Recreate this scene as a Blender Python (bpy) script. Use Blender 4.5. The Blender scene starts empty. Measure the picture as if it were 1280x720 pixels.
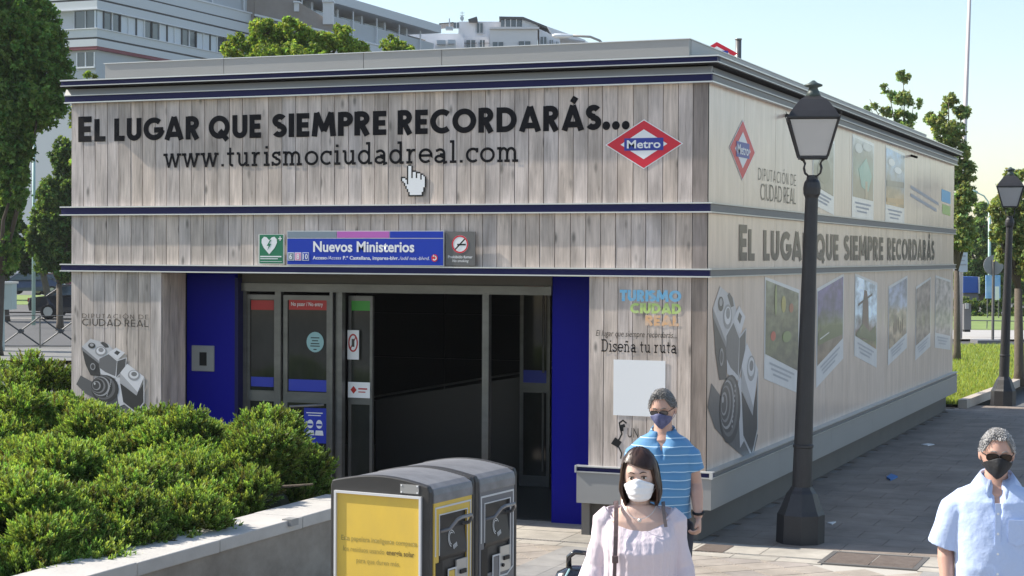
import bpy, math, random
import numpy as np
from mathutils import Vector, Matrix
PI = math.pi
S = bpy.context.scene
COL = S.collection
R = math.radians

# ------------------------------------------------------------------ camera, sky, sun, exposure
CAM = (4.3943, -15.5258, 2.6); FPX = 2217.1; YAW = 0.3853; PITCH = -0.0183; ROLL = 0.005
_fw = Vector((-math.sin(YAW)*math.cos(PITCH), math.cos(YAW)*math.cos(PITCH), math.sin(PITCH)))
_r0 = Vector((math.cos(YAW), math.sin(YAW), 0)); _u0 = _r0.cross(_fw)
_r = _r0*math.cos(ROLL)+_u0*math.sin(ROLL); _u = _u0*math.cos(ROLL)-_r0*math.sin(ROLL)
cd = bpy.data.cameras.new('camera'); cam = bpy.data.objects.new('camera', cd); COL.objects.link(cam)
cd.sensor_width = 36; cd.lens = FPX/1280*36; cd.clip_start = 0.2; cd.clip_end = 3000
cam.matrix_world = Matrix(((_r.x, _u.x, -_fw.x, CAM[0]), (_r.y, _u.y, -_fw.y, CAM[1]), (_r.z, _u.z, -_fw.z, CAM[2]), (0, 0, 0, 1)))
S.camera = cam
SUN_EL, SUN_AZ = 40.0, 7.0       # azimuth measured from -x towards the front (-y)
w = bpy.data.worlds.new('World'); S.world = w; w.use_nodes = True
sk = w.node_tree.nodes.new('ShaderNodeTexSky'); sk.sky_type = 'NISHITA'; sk.sun_disc = False
sk.sun_elevation = R(SUN_EL); sk.sun_rotation = R(270-SUN_AZ); sk.air_density = 1.12; sk.dust_density = 0.85; sk.ozone_density = 1.15
w.node_tree.links.new(sk.outputs[0], w.node_tree.nodes['Background'].inputs[0])
w.node_tree.nodes['Background'].inputs[1].default_value = 0.102
sl = bpy.data.lights.new('sun', 'SUN'); sun = bpy.data.objects.new('sun', sl); COL.objects.link(sun)
sl.energy = 3.9; sl.angle = R(0.5); sl.color = (1, .94, .84)
_sd = Vector((-math.cos(R(SUN_EL))*math.cos(R(SUN_AZ)), -math.cos(R(SUN_EL))*math.sin(R(SUN_AZ)), math.sin(R(SUN_EL))))
sun.rotation_euler = (-_sd).to_track_quat('-Z', 'Y').to_euler()
S.view_settings.view_transform = 'Standard'; S.view_settings.look = 'None'; S.view_settings.gamma = 1
S.view_settings.exposure = 1.05
S.cycles.max_bounces = 8; S.cycles.transparent_max_bounces = 8

# ------------------------------------------------------------------ measuring: a photo pixel -> a point of the place
def ray(u, v): return _fw + _r*((u-640)/FPX) - _u*((v-360)/FPX)
def on(u, v, ax, val):
    d = ray(u, v); return Vector(CAM)+d*((val-CAM[ax])/d[ax])
def G(u, v, z=0): return on(u, v, 2, z)
def F(u, v, y=0): return on(u, v, 1, y)
def SD(u, v, x=0): return on(u, v, 0, x)
def at(u, v, dep): return Vector(CAM)+ray(u, v)*dep
def proj(p):
    d = Vector(p)-Vector(CAM); t = d.dot(_fw)
    return (640+FPX*d.dot(_r)/t, 360-FPX*d.dot(_u)/t) if t > 0.1 else (-9999, -9999)
def gd(u, dep, z=0):              # ground point straight below pixel column u at a depth
    p = Vector(CAM)+(_fw+_r*((u-640)/FPX))*dep; p.z = z; return p

# ------------------------------------------------------------------ materials
MATS = {}
def mat(name, col, rough=.6, metal=0, coat=0, spec=.5, noise=None, bump=None, trans=0, emit=None, alpha=None):
    """noise = (scale(x,y,z), amount, colour2) ; bump = (scale, strength)"""
    m = bpy.data.materials.new(name); m.use_nodes = True; nt = m.node_tree; b = nt.nodes['Principled BSDF']
    b.inputs['Base Color'].default_value = (*col, 1); b.inputs['Roughness'].default_value = rough
    b.inputs['Metallic'].default_value = metal; b.inputs['Coat Weight'].default_value = coat
    b.inputs['Specular IOR Level'].default_value = spec
    if trans: b.inputs['Transmission Weight'].default_value = trans
    if noise or bump:
        tc = nt.nodes.new('ShaderNodeTexCoord')
    if noise:
        sc, amt, c2 = noise
        mp = nt.nodes.new('ShaderNodeMapping'); mp.inputs['Scale'].default_value = sc if isinstance(sc, tuple) else (sc,)*3
        nt.links.new(tc.outputs['Object'], mp.inputs[0])
        nz = nt.nodes.new('ShaderNodeTexNoise'); nz.inputs['Scale'].default_value = 1; nz.inputs['Detail'].default_value = 6; nz.inputs['Roughness'].default_value = .65
        nt.links.new(mp.outputs[0], nz.inputs[0])
        rp = nt.nodes.new('ShaderNodeMapRange'); rp.inputs[1].default_value = .5-.22/max(amt, .01)*amt; rp.inputs[2].default_value = .72
        rp.inputs[3].default_value = 0; rp.inputs[4].default_value = amt
        nt.links.new(nz.outputs[0], rp.inputs[0])
        mx = nt.nodes.new('ShaderNodeMix'); mx.data_type = 'RGBA'; mx.inputs[6].default_value = (*col, 1); mx.inputs[7].default_value = (*c2, 1)
        nt.links.new(rp.outputs[0], mx.inputs[0]); nt.links.new(mx.outputs[2], b.inputs['Base Color'])
    if bump:
        nz2 = nt.nodes.new('ShaderNodeTexNoise'); nz2.inputs['Scale'].default_value = 1; nz2.inputs['Detail'].default_value = 4
        mp2 = nt.nodes.new('ShaderNodeMapping'); s2 = bump[0]; mp2.inputs['Scale'].default_value = s2 if isinstance(s2, tuple) else (s2,)*3
        nt.links.new(tc.outputs['Object'], mp2.inputs[0]); nt.links.new(mp2.outputs[0], nz2.inputs[0])
        bp = nt.nodes.new('ShaderNodeBump'); bp.inputs['Strength'].default_value = bump[1]; bp.inputs['Distance'].default_value = bump[2] if len(bump) > 2 else .02
        nt.links.new(nz2.outputs[0], bp.inputs['Height']); nt.links.new(bp.outputs[0], b.inputs['Normal'])
    MATS[name] = m; return m

def node(nt, t, **kw):
    n = nt.nodes.new(t)
    for k, v in kw.items():
        if k.startswith('i'): n.inputs[int(k[1:])].default_value = v
        else: setattr(n, k, v)
    return n

def wood_material(name, side=False):
    """vinyl print of weathered grey boards; every board object gets its own tone"""
    m = bpy.data.materials.new(name); m.use_nodes = True; nt = m.node_tree; b = nt.nodes['Principled BSDF']; L = nt.links.new
    tc = node(nt, 'ShaderNodeTexCoord'); oi = node(nt, 'ShaderNodeObjectInfo')
    off = node(nt, 'ShaderNodeVectorMath', operation='SCALE'); 
    cmb = node(nt, 'ShaderNodeCombineXYZ'); L(oi.outputs['Random'], cmb.inputs[0]); L(oi.outputs['Random'], cmb.inputs[2]); L(cmb.outputs[0], off.inputs[0]); off.inputs['Scale'].default_value = 0 if side else 37
    add = node(nt, 'ShaderNodeVectorMath', operation='ADD'); L(tc.outputs['Object'], add.inputs[0]); L(off.outputs[0], add.inputs[1])
    mp = node(nt, 'ShaderNodeMapping'); mp.inputs['Scale'].default_value = (26, 26, 1.6); L(add.outputs[0], mp.inputs[0])
    grain = node(nt, 'ShaderNodeTexNoise'); grain.inputs['Scale'].default_value = 1.6; grain.inputs['Detail'].default_value = 8; grain.inputs['Roughness'].default_value = .7; grain.inputs['Distortion'].default_value = .4; L(mp.outputs[0], grain.inputs[0])
    mp2 = node(nt, 'ShaderNodeMapping'); mp2.inputs['Scale'].default_value = (7, 7, 1.5); L(add.outputs[0], mp2.inputs[0])
    blot = node(nt, 'ShaderNodeTexNoise'); blot.inputs['Scale'].default_value = 1; blot.inputs['Detail'].default_value = 3; L(mp2.outputs[0], blot.inputs[0])
    # knots
    mp3 = node(nt, 'ShaderNodeMapping'); mp3.inputs['Scale'].default_value = (7.0, 7.0, 2.6); L(add.outputs[0], mp3.inputs[0])
    vor = node(nt, 'ShaderNodeTexVoronoi'); vor.inputs['Scale'].default_value = 1; L(mp3.outputs[0], vor.inputs[0])
    kn = node(nt, 'ShaderNodeMapRange', i1=.05, i2=.17, i3=.8 if not side else .3, i4=0.); L(vor.outputs['Distance'], kn.inputs[0])
    cr = node(nt, 'ShaderNodeValToRGB'); e = cr.color_ramp.elements
    e[0].position = .30; e[0].color = (.20, .17, .15, 1); e[1].position = .50; e[1].color = (.56, .505, .465, 1)
    x = e.new(.38); x.color = (.46, .41, .375, 1); x = e.new(.68); x.color = (.68, .62, .58, 1)
    L(grain.outputs[0], cr.inputs[0])
    m1 = node(nt, 'ShaderNodeMix', data_type='RGBA', blend_type='MULTIPLY', i0=1.)
    tone = node(nt, 'ShaderNodeValToRGB'); t = tone.color_ramp.elements
    t[0].position = 0; t[0].color = (.88, .83, .79, 1); t[1].position = 1; t[1].color = (1.01, .95, .91, 1)
    x = t.new(.35); x.color = (1.04, .955, .88, 1); x = t.new(.7); x.color = (.94, .91, .91, 1)
    L(oi.outputs['Random'], tone.inputs[0]); L(cr.outputs[0], m1.inputs[6]); L(tone.outputs[0], m1.inputs[7])
    bl = node(nt, 'ShaderNodeMapRange', i1=.3, i2=.66, i3=.62, i4=1.20); L(blot.outputs[0], bl.inputs[0])
    m2 = node(nt, 'ShaderNodeVectorMath', operation='SCALE'); L(m1.outputs[2], m2.inputs[0]); L(bl.outputs[0], m2.inputs['Scale'])
    m3 = node(nt, 'ShaderNodeMix', data_type='RGBA'); m3.inputs[7].default_value = (.13, .115, .10, 1); L(kn.outputs[0], m3.inputs[0]); L(m2.outputs[0], m3.inputs[6])
    out = m3.outputs[2]
    if side:
        # printed seams between boards
        sp = node(nt, 'ShaderNodeSeparateXYZ'); L(tc.outputs['Object'], sp.inputs[0])
        md = node(nt, 'ShaderNodeMath', operation='PINGPONG', i1=.145); L(sp.outputs[1], md.inputs[0])
        ln = node(nt, 'ShaderNodeMapRange', i1=.0, i2=.006, i3=.45, i4=0.); L(md.outputs[0], ln.inputs[0])
        m4 = node(nt, 'ShaderNodeMix', data_type='RGBA'); m4.inputs[7].default_value = (.2, .18, .16, 1); L(ln.outputs[0], m4.inputs[0]); L(out, m4.inputs[6])
        m5 = node(nt, 'ShaderNodeMix', data_type='RGBA'); m5.inputs[0].default_value = .62; m5.inputs[7].default_value = (.74, .565, .44, 1); L(m4.outputs[2], m5.inputs[6])
        out = m5.outputs[2]
    L(out, b.inputs['Base Color']); b.inputs['Roughness'].default_value = .5 if not side else .38
    if side:
        coat_setup(nt, b)
    else:
        bp = node(nt, 'ShaderNodeBump'); bp.inputs['Strength'].default_value = .12; bp.inputs['Distance'].default_value = .004
        L(grain.outputs[0], bp.inputs['Height']); L(bp.outputs[0], b.inputs['Normal'])
    MATS[name] = m; return m

def coat_setup(nt, b):
    """laminated, slightly buckled vinyl: mirror-like at grazing view, streaked vertically"""
    b.inputs['Coat Weight'].default_value = .55; b.inputs['Coat Roughness'].default_value = .16; b.inputs['Coat IOR'].default_value = 1.38
    tc = node(nt, 'ShaderNodeTexCoord')
    mp = node(nt, 'ShaderNodeMapping'); mp.inputs['Scale'].default_value = (1, 3.2, .22); nt.links.new(tc.outputs['Object'], mp.inputs[0])
    nz = node(nt, 'ShaderNodeTexNoise'); nz.inputs['Scale'].default_value = 1; nz.inputs['Detail'].default_value = 3; nt.links.new(mp.outputs[0], nz.inputs[0])
    bp = node(nt, 'ShaderNodeBump'); bp.inputs['Strength'].default_value = .5; bp.inputs['Distance'].default_value = .03
    nt.links.new(nz.outputs[0], bp.inputs['Height']); nt.links.new(bp.outputs[0], b.inputs['Coat Normal'])

def vc_material(name, rough=.6, coat=False, var=0, spec=.5):
    """flat colour read from the mesh's own 'tint' colours (prints, leaves)"""
    m = bpy.data.materials.new(name); m.use_nodes = True; nt = m.node_tree; b = nt.nodes['Principled BSDF']
    a = node(nt, 'ShaderNodeVertexColor'); a.layer_name = 'tint'; out = a.outputs[0]
    b.inputs['Roughness'].default_value = rough; b.inputs['Specular IOR Level'].default_value = spec
    if coat: coat_setup(nt, b)
    nt.links.new(out, b.inputs['Base Color']); MATS[name] = m; return m

def photo_material(name, stops, blotch=6, seed=0, zr=(0, 1)):
    """printed photograph: bands of colour by height with mottling"""
    m = bpy.data.materials.new(name); m.use_nodes = True; nt = m.node_tree; b = nt.nodes['Principled BSDF']; L = nt.links.new
    tc = node(nt, 'ShaderNodeTexCoord'); sp = node(nt, 'ShaderNodeSeparateXYZ'); L(tc.outputs['Object'], sp.inputs[0])
    mr = node(nt, 'ShaderNodeMapRange', i1=zr[0], i2=zr[1], i3=0., i4=1.); L(sp.outputs[2], mr.inputs[0])
    mp = node(nt, 'ShaderNodeMapping'); mp.inputs['Location'].default_value = (seed*3.1, seed*1.7, seed); mp.inputs['Scale'].default_value = (blotch, blotch*.5, blotch*1.4); L(tc.outputs['Object'], mp.inputs[0])
    nz = node(nt, 'ShaderNodeTexNoise'); nz.inputs['Scale'].default_value = 1; nz.inputs['Detail'].default_value = 5; L(mp.outputs[0], nz.inputs[0])
    ad = node(nt, 'ShaderNodeMath', operation='MULTIPLY_ADD', i1=.28, i2=-.14); L(nz.outputs[0], ad.inputs[0])
    sm = node(nt, 'ShaderNodeMath', operation='ADD'); L(mr.outputs[0], sm.inputs[0]); L(ad.outputs[0], sm.inputs[1])
    cr = node(nt, 'ShaderNodeValToRGB'); e = cr.color_ramp.elements
    e[0].position = stops[0][0]; e[0].color = (*stops[0][1], 1); e[1].position = stops[-1][0]; e[1].color = (*stops[-1][1], 1)
    for p, c in stops[1:-1]: q = e.new(p); q.color = (*c, 1)
    L(sm.outputs[0], cr.inputs[0])
    vr = node(nt, 'ShaderNodeMapRange', i1=.35, i2=.65, i3=.7, i4=2.1); L(nz.outputs[0], vr.inputs[0])
    ml = node(nt, 'ShaderNodeVectorMath', operation='SCALE'); L(cr.outputs[0], ml.inputs[0]); L(vr.outputs[0], ml.inputs['Scale'])
    L(ml.outputs[0], b.inputs['Base Color']); b.inputs['Roughness'].default_value = .35; coat_setup(nt, b)
    return m

M = MATS
wood_material('weathered_board_print'); wood_material('side_board_print', side=True)
mat('alu', (.50, .50, .49), .38, .65, noise=((3, 3, 3), .5, (.38, .38, .37)))
mat('alu_grey', (.30, .295, .285), .5, .0, noise=((1.2, 1.2, 5), .5, (.25, .245, .235)), bump=(3, .05))
mat('alu_light', (.62, .62, .61), .35, .5)
mat('side_trim_grey', (.16, .155, .155), .5, .0, noise=((2, 2, 2), .5, (.13, .13, .14)))
mat('navy', (.010, .010, .065), .5, spec=.25)
mat('royal_blue', (.003, .004, .27), .5, spec=.12, noise=((1.5, 1.5, .5), .6, (.003, .003, .19)), bump=(2, .08))
mat('dark_gap', (.012, .012, .014), .8)
mat('plinth_grey', (.13, .12, .11), .7, noise=(2.5, .6, (.09, .088, .085)))
mat('roof_sheet', (.45, .45, .43), .6, noise=(1.5, .6, (.36, .36, .35)))
mat('steel', (.20, .196, .188), .35, .5, noise=((2, 2, 6), .8, (.10, .098, .094)))
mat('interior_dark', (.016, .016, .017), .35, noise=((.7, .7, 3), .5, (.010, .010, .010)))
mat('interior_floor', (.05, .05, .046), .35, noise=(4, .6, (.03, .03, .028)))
mat('black', (.010, .010, .011), .5, spec=.3)
mat('black_print', (.010, .009, .011), .6, spec=.15, noise=(55, .0, (.3, .28, .26)))
mat('grey_print', (.075, .066, .06), .6, spec=.2)
mat('white_print', (.80, .80, .80), .45)
mat('metro_red', (.62, .012, .035), .4)
mat('metro_blue', (.02, .04, .30), .4)
mat('sign_blue', (.012, .045, .40), .45, spec=.25)
mat('sign_violet', (.48, .12, .45), .35)
mat('sign_greyblue', (.20, .25, .30), .4)
mat('sign_green', (.005, .17, .08), .4)
mat('sign_brown', (.13, .125, .12), .45)
mat('pink_number', (.70, .25, .45), .4)
mat('sticker_red', (.45, .02, .02), .4); mat('sticker_green', (.04, .28, .03), .4); mat('sticker_blue', (.02, .04, .40), .4)
mat('sticker_teal', (.30, .50, .50), .5)
mat('glass_dark', (.010, .012, .011), .06, noise=((2.2, 1, .9), .8, (.045, .048, .042)))
mat('logo_cyan', (.10, .50, .80), .5, noise=((22, 22, 22), .85, (.45, .55, .62))); mat('logo_lime', (.42, .62, .08), .5, noise=((20, 20, 20), .8, (.55, .6, .4))); mat('logo_orange', (.80, .40, .12), .5, noise=((18, 18, 18), .95, (.58, .5, .44)))
mat('lamp_iron', (.020, .019, .021), .5, .0, noise=(6, .6, (.035, .035, .038)), bump=(40, .08))
mat('bin_charcoal', (.026, .024, .023), .5, noise=((4, 4, 9), .7, (.045, .043, .042)), bump=(300, .1, .001))
mat('bin_lid', (.13, .13, .135), .45, noise=((5, 9, 9), .85, (.24, .24, .25)))
mat('bin_yellow', (.74, .50, .07), .4, noise=((5, 5, 2.5), .8, (.60, .41, .08)))
mat('bin_grey', (.13, .135, .15), .4)
mat('bin_outline', (.60, .60, .60), .4)
mat('bin_text', (.36, .27, .06), .5); mat('bin_text_dark', (.15, .11, .03), .5)
mat('stone_wall', (.36, .32, .27), .85, noise=((2.5, 2.5, 3.5), .9, (.19, .165, .135)), bump=(25, .25))
mat('stone_cap', (.56, .53, .49), .8, noise=((2.2, 2.2, 3), .75, (.40, .38, .35)), bump=(30, .2))
mat('soil', (.045, .032, .022), .95, bump=(20, .5))

def slab_material(name, c1, c2, c3):
    m = bpy.data.materials.new(name); m.use_nodes = True; nt = m.node_tree; b = nt.nodes['Principled BSDF']; L = nt.links.new
    oi = node(nt, 'ShaderNodeObjectInfo'); cr = node(nt, 'ShaderNodeValToRGB'); e = cr.color_ramp.elements
    e[0].color = (*c1, 1); e[1].color = (*c3, 1); q = e.new(.5); q.color = (*c2, 1); L(oi.outputs['Random'], cr.inputs[0])
    gx = node(nt, 'ShaderNodeNewGeometry'); nz = node(nt, 'ShaderNodeTexNoise'); nz.inputs['Scale'].default_value = 1.3; nz.inputs['Detail'].default_value = 9; nz.inputs['Roughness'].default_value = .7; L(gx.outputs['Position'], nz.inputs[0])
    mr = node(nt, 'ShaderNodeMapRange', i1=.3, i2=.7, i3=.58, i4=1.28); L(nz.outputs[0], mr.inputs[0])
    v = node(nt, 'ShaderNodeVectorMath', operation='SCALE'); L(cr.outputs[0], v.inputs[0]); L(mr.outputs[0], v.inputs['Scale'])
    L(v.outputs[0], b.inputs['Base Color']); b.inputs['Roughness'].default_value = .75
    n2 = node(nt, 'ShaderNodeTexNoise'); n2.inputs['Scale'].default_value = 60; L(gx.outputs['Position'], n2.inputs[0])
    bp = node(nt, 'ShaderNodeBump'); bp.inputs['Strength'].default_value = .2; bp.inputs['Distance'].default_value = .004; L(n2.outputs[0], bp.inputs['Height']); L(bp.outputs[0], b.inputs['Normal'])
    MATS[name] = m; return m
slab_material('paver_pink', (.36, .315, .27), (.39, .335, .275), (.33, .29, .26))
slab_material('paver_grey', (.28, .268, .25), (.31, .295, .275), (.26, .25, .24))
slab_material('slab_cream', (.41, .375, .32), (.44, .40, .34), (.38, .35, .30))
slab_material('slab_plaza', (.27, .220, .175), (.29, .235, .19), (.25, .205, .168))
mat('joint_light', (.46, .43, .38), .9)
mat('joint_dark', (.33, .295, .26), .9, noise=(3, .5, (.28, .25, .22)))
mat('asphalt', (.095, .093, .092), .9, noise=(.3, .7, (.07, .069, .068)), bump=(40, .3))
mat('ground', (.14, .14, .135), .95, noise=(.05, .6, (.10, .10, .10)))
mat('pavement_far', (.42, .40, .37), .9, noise=(.4, .5, (.34, .32, .30)))
mat('grass', (.20, .27, .07), .95, noise=(.9, .8, (.14, .20, .05)), bump=(6, .6))
mat('kerb', (.50, .43, .36), .85, noise=(3, .6, (.36, .31, .27)))
mat('iron_brown', (.14, .105, .085), .7, .3, noise=(12, .8, (.22, .18, .15)), bump=(60, .4))
def foliage_material():
    m = bpy.data.materials.new('foliage'); m.use_nodes = True; nt = m.node_tree; b = nt.nodes['Principled BSDF']; L = nt.links.new
    a = node(nt, 'ShaderNodeVertexColor'); a.layer_name = 'tint'; b.inputs['Roughness'].default_value = .6; b.inputs['Specular IOR Level'].default_value = .25
    tr = node(nt, 'ShaderNodeBsdfTranslucent'); g = node(nt, 'ShaderNodeMix', data_type='RGBA', blend_type='MULTIPLY', i0=1.); g.inputs[7].default_value = (1.25, 1.15, .5, 1)
    L(a.outputs[0], b.inputs['Base Color']); L(a.outputs[0], g.inputs[6]); L(g.outputs[2], tr.inputs[0])
    mx = node(nt, 'ShaderNodeMixShader'); mx.inputs[0].default_value = .45; L(b.outputs[0], mx.inputs[1]); L(tr.outputs[0], mx.inputs[2]); L(mx.outputs[0], nt.nodes['Material Output'].inputs[0]); MATS['foliage'] = m
foliage_material(); vc_material('print', .45); vc_material('hair_tint', .5); vc_material('print_gloss', .35, coat=True)
mat('bark', (.12, .095, .07), .9, noise=((6, 6, 2), .7, (.07, .055, .04)), bump=(20, .5))
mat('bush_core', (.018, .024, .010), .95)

# ------------------------------------------------------------------ mesh tools
class MB:
    def __init__(s): s.v = []; s.f = []; s.m = []; s.c = []
    def add(s, vs, fs, mi=0, col=None):
        o = len(s.v); s.v += [tuple(x) for x in vs]
        for f in fs: s.f.append([i+o for i in f]); s.m.append(mi); s.c.append(col)
        return s
    def box(s, x0, x1, y0, y1, z0, z1, mi=0, M_=None):
        vs = [Vector((x, y, z)) for z in (z0, z1) for y in (y0, y1) for x in (x0, x1)]
        if M_: vs = [M_ @ q for q in vs]
        return s.add(vs, [(0, 2, 3, 1), (4, 5, 7, 6), (0, 1, 5, 4), (2, 6, 7, 3), (0, 4, 6, 2), (1, 3, 7, 5)], mi)
    def prism(s, pts, d, mi=0, col=None):
        """planar polygon (list of 3-vectors) pushed by vector d"""
        n = len(pts); a = [Vector(p) for p in pts]; b = [p+Vector(d) for p in a]
        return s.add(a+b, [tuple(range(n))[::-1], tuple(range(n, 2*n))]+[(i, (i+1) % n, n+(i+1) % n, n+i) for i in range(n)], mi, col)
    def poly(s, pts, mi=0, col=None): return s.add(pts, [tuple(range(len(pts)))], mi, col)
    def loft(s, rings, mi=0, cap=True, closed=True):
        n = len(rings[0]); vs = [p for r in rings for p in r]; fs = []
        for k in range(len(rings)-1):
            for i in range(n if closed else n-1):
                j = (i+1) % n; fs.append((k*n+i, k*n+j, (k+1)*n+j, (k+1)*n+i))
        if cap and closed:
            fs.append(tuple(range(n))[::-1]); fs.append(tuple(range((len(rings)-1)*n, len(rings)*n)))
        return s.add(vs, fs, mi)
    def tube(s, path, rad, n=10, mi=0, flat=1.0, cap=True, side=None):
        P = [Vector(p) for p in path]; K = len(P); rr = rad if hasattr(rad, '__len__') else [rad]*K
        rings = []; up = Vector(side) if side else None
        for k in range(K):
            t = (P[min(k+1, K-1)]-P[max(k-1, 0)]).normalized()
            if up is None: up = Vector((0, 0, 1)) if abs(t.z) < .9 else Vector((1, 0, 0))
            a = (up - t*up.dot(t)).normalized(); b = t.cross(a); up = a
            rings.append([P[k]+a*(math.cos(q)*rr[k])+b*(math.sin(q)*rr[k]*flat) for q in (2*PI*i/n for i in range(n))])
        return s.loft(rings, mi, cap)
    def lathe(s, prof, n=24, mi=0, c=(0, 0)):
        rings = [[(c[0]+r*math.cos(2*PI*i/n), c[1]+r*math.sin(2*PI*i/n), z) for i in range(n)] for r, z in prof]
        return s.loft(rings, mi)
    def mesh(s, name, mats, smooth=False):
        me = bpy.data.meshes.new(name); me.from_pydata(s.v, [], s.f)
        mats = mats if isinstance(mats, (list, tuple)) else [mats]
        for q in mats: me.materials.append(M[q] if isinstance(q, str) else q)
        if len(mats) > 1: me.polygons.foreach_set('material_index', s.m)
        if any(c is not None for c in s.c):
            ca = me.color_attributes.new('tint', 'BYTE_COLOR' if 0 else 'FLOAT_COLOR', 'CORNER'); arr = []
            for f, c in zip(s.f, s.c): arr += [*(c or (.5, .5, .5)), 1]*len(f)
            ca.data.foreach_set('color', arr)
        if smooth: me.polygons.foreach_set('use_smooth', [True]*len(me.polygons))
        me.update(); return me

def link(name, me, parent=None, loc=None, label=None, cat=None, group=None, kind=None):
    o = bpy.data.objects.new(name, me); COL.objects.link(o)
    if parent is not None: o.parent = parent
    if loc is not None: o.location = loc
    elif parent is not None and parent.get('_root'): o.location = -parent.location
    for k, v in (('label', label), ('category', cat), ('group', group), ('kind', kind)):
        if v: o[k] = v
    return o
def thing(name, label, cat, loc=(0, 0, 0), rz=0, group=None, world=True):
    """Empty at the base.  world=True: its parts' meshes are written in world coordinates"""
    o = bpy.data.objects.new(name, None); COL.objects.link(o); o.location = loc; o.rotation_euler = (0, 0, rz)
    o['label'] = label; o['category'] = cat; o.empty_display_size = .3
    if group: o['group'] = group
    if world: o['_root'] = 1
    return o
def copytree(o, parent=None):
    c = o.copy(); COL.objects.link(c)
    if parent: c.parent = parent
    for ch in list(o.children): copytree(ch, c)
    return c
def bevel(o, wd=.01, seg=2):
    b = o.modifiers.new('bevel', 'BEVEL'); b.width = wd; b.segments = seg; b.limit_method = 'ANGLE'; return o
def structure(name, me): return link(name, me, kind='structure')

# ------------------------------------------------------------------ lettering
def arc(cx, cy, rx, ry, a0, a1, n=14): return [(cx+rx*math.cos(R(a0+(a1-a0)*i/n)), cy+ry*math.sin(R(a0+(a1-a0)*i/n))) for i in range(n+1)]
def ribbon(pts, t):
    """centre line -> outline polygons (list of quads)"""
    P = [np.array(p, float) for p in pts]; P = [P[0]]+[b for a, b in zip(P[:-1], P[1:]) if np.linalg.norm(b-a) > 1e-5]; n = len(P); L_, R_ = [], []
    closed = np.linalg.norm(P[0]-P[-1]) < 1e-6
    for i in range(n):
        if closed and i in (0, n-1): a, b = P[1]-P[0], P[-1]-P[-2]
        else:
            a = P[i+1]-P[i] if i < n-1 else P[i]-P[i-1]; b = P[i]-P[i-1] if i > 0 else a
        a = a/np.linalg.norm(a); b = b/np.linalg.norm(b); na = np.array([-a[1], a[0]]); nb = np.array([-b[1], b[0]]); m = na+nb; m /= max(np.linalg.norm(m), 1e-6)
        k = t/2/max(m@na, .45); L_.append(P[i]+m*k); R_.append(P[i]-m*k)
    return [[R_[i], R_[i+1], L_[i+1], L_[i]] for i in range(n-1)]
def heavy(ch, t=.235):
    h = t/2; a = {}
    if ch == 'E': return .56, [[(h, 0), (h, 1)], [(h, 1-h), (.54, 1-h)], [(h, .5), (.50, .5)], [(h, h), (.54, h)]]
    if ch == 'L': return .50, [[(h, 0), (h, 1)], [(h, h), (.50, h)]]
    if ch == 'U': return .70, [[(h, 1), (h, .35)]+arc(.35, .35, .35-h, .35-h, 180, 360)+[(.70-h, 1)]]
    if ch == 'G': return .90, [arc(.5, .5, .5-h, .5-h, 48, 352, 26), [(.5, .45), (.93, .45)]]
    if ch == 'A': return .88, [[(.10, 0), (.44, 1.0)], [(.78, 0), (.44, 1.0)], [(.2, .24), (.68, .24)]]
    if ch == 'Á': return .88, heavy('A')[1]+[[(.42, 1.10), (.56, 1.32)]]
    if ch in 'PRB': 
        s = [[(h, 0), (h, 1)], [(h, 1-h*.9), (.30, 1-h*.9)]+arc(.30, .70, .20, .30-h*.9, 90, -90, 12)+[(h, .40+h*.9)]]
        if ch == 'R': s.append([(.27, .5), (.53, 0)])
        return (.66 if ch == 'R' else .58), s
    if ch == 'Q': return 1.02, [arc(.5, .5, .5-h, .5-h, 0, 360, 32), [(.52, .36), (.88, -.06)]]
    if ch == 'O': return 1.0, [arc(.5, .5, .5-h, .5-h, 0, 360, 32)]
    if ch == 'C': return .84, [arc(.5, .5, .5-h, .5-h, 48, 312, 26)]
    if ch == 'D': return .84, [[(h, 0), (h, 1)], [(h, 1-h), (.33, 1-h)]+arc(.33, .5, .5-h, .5-h, 90, -90, 18)+[(h, h)]]
    if ch == 'S': return .58, [arc(.29, .71, .19, .29-h, 30, 262, 14)+arc(.28, .30, .20, .30-h, 88, -150, 14)]
    if ch == 'I': return .235, [[(h, 0), (h, 1)]]
    if ch == 'M': return .98, [[(.10, 0), (.20, 1)], [(.18, 1), (.49, .22)], [(.80, 1), (.49, .22)], [(.78, 1), (.88, 0)]]
    if ch == 'T': return .6, [[(.3, 0), (.3, 1)], [(0, 1-h), (.6, 1-h)]]
    if ch == '.': return .26, [[(.01, .125), (.25, .125)]]
    return .3, []
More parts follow.
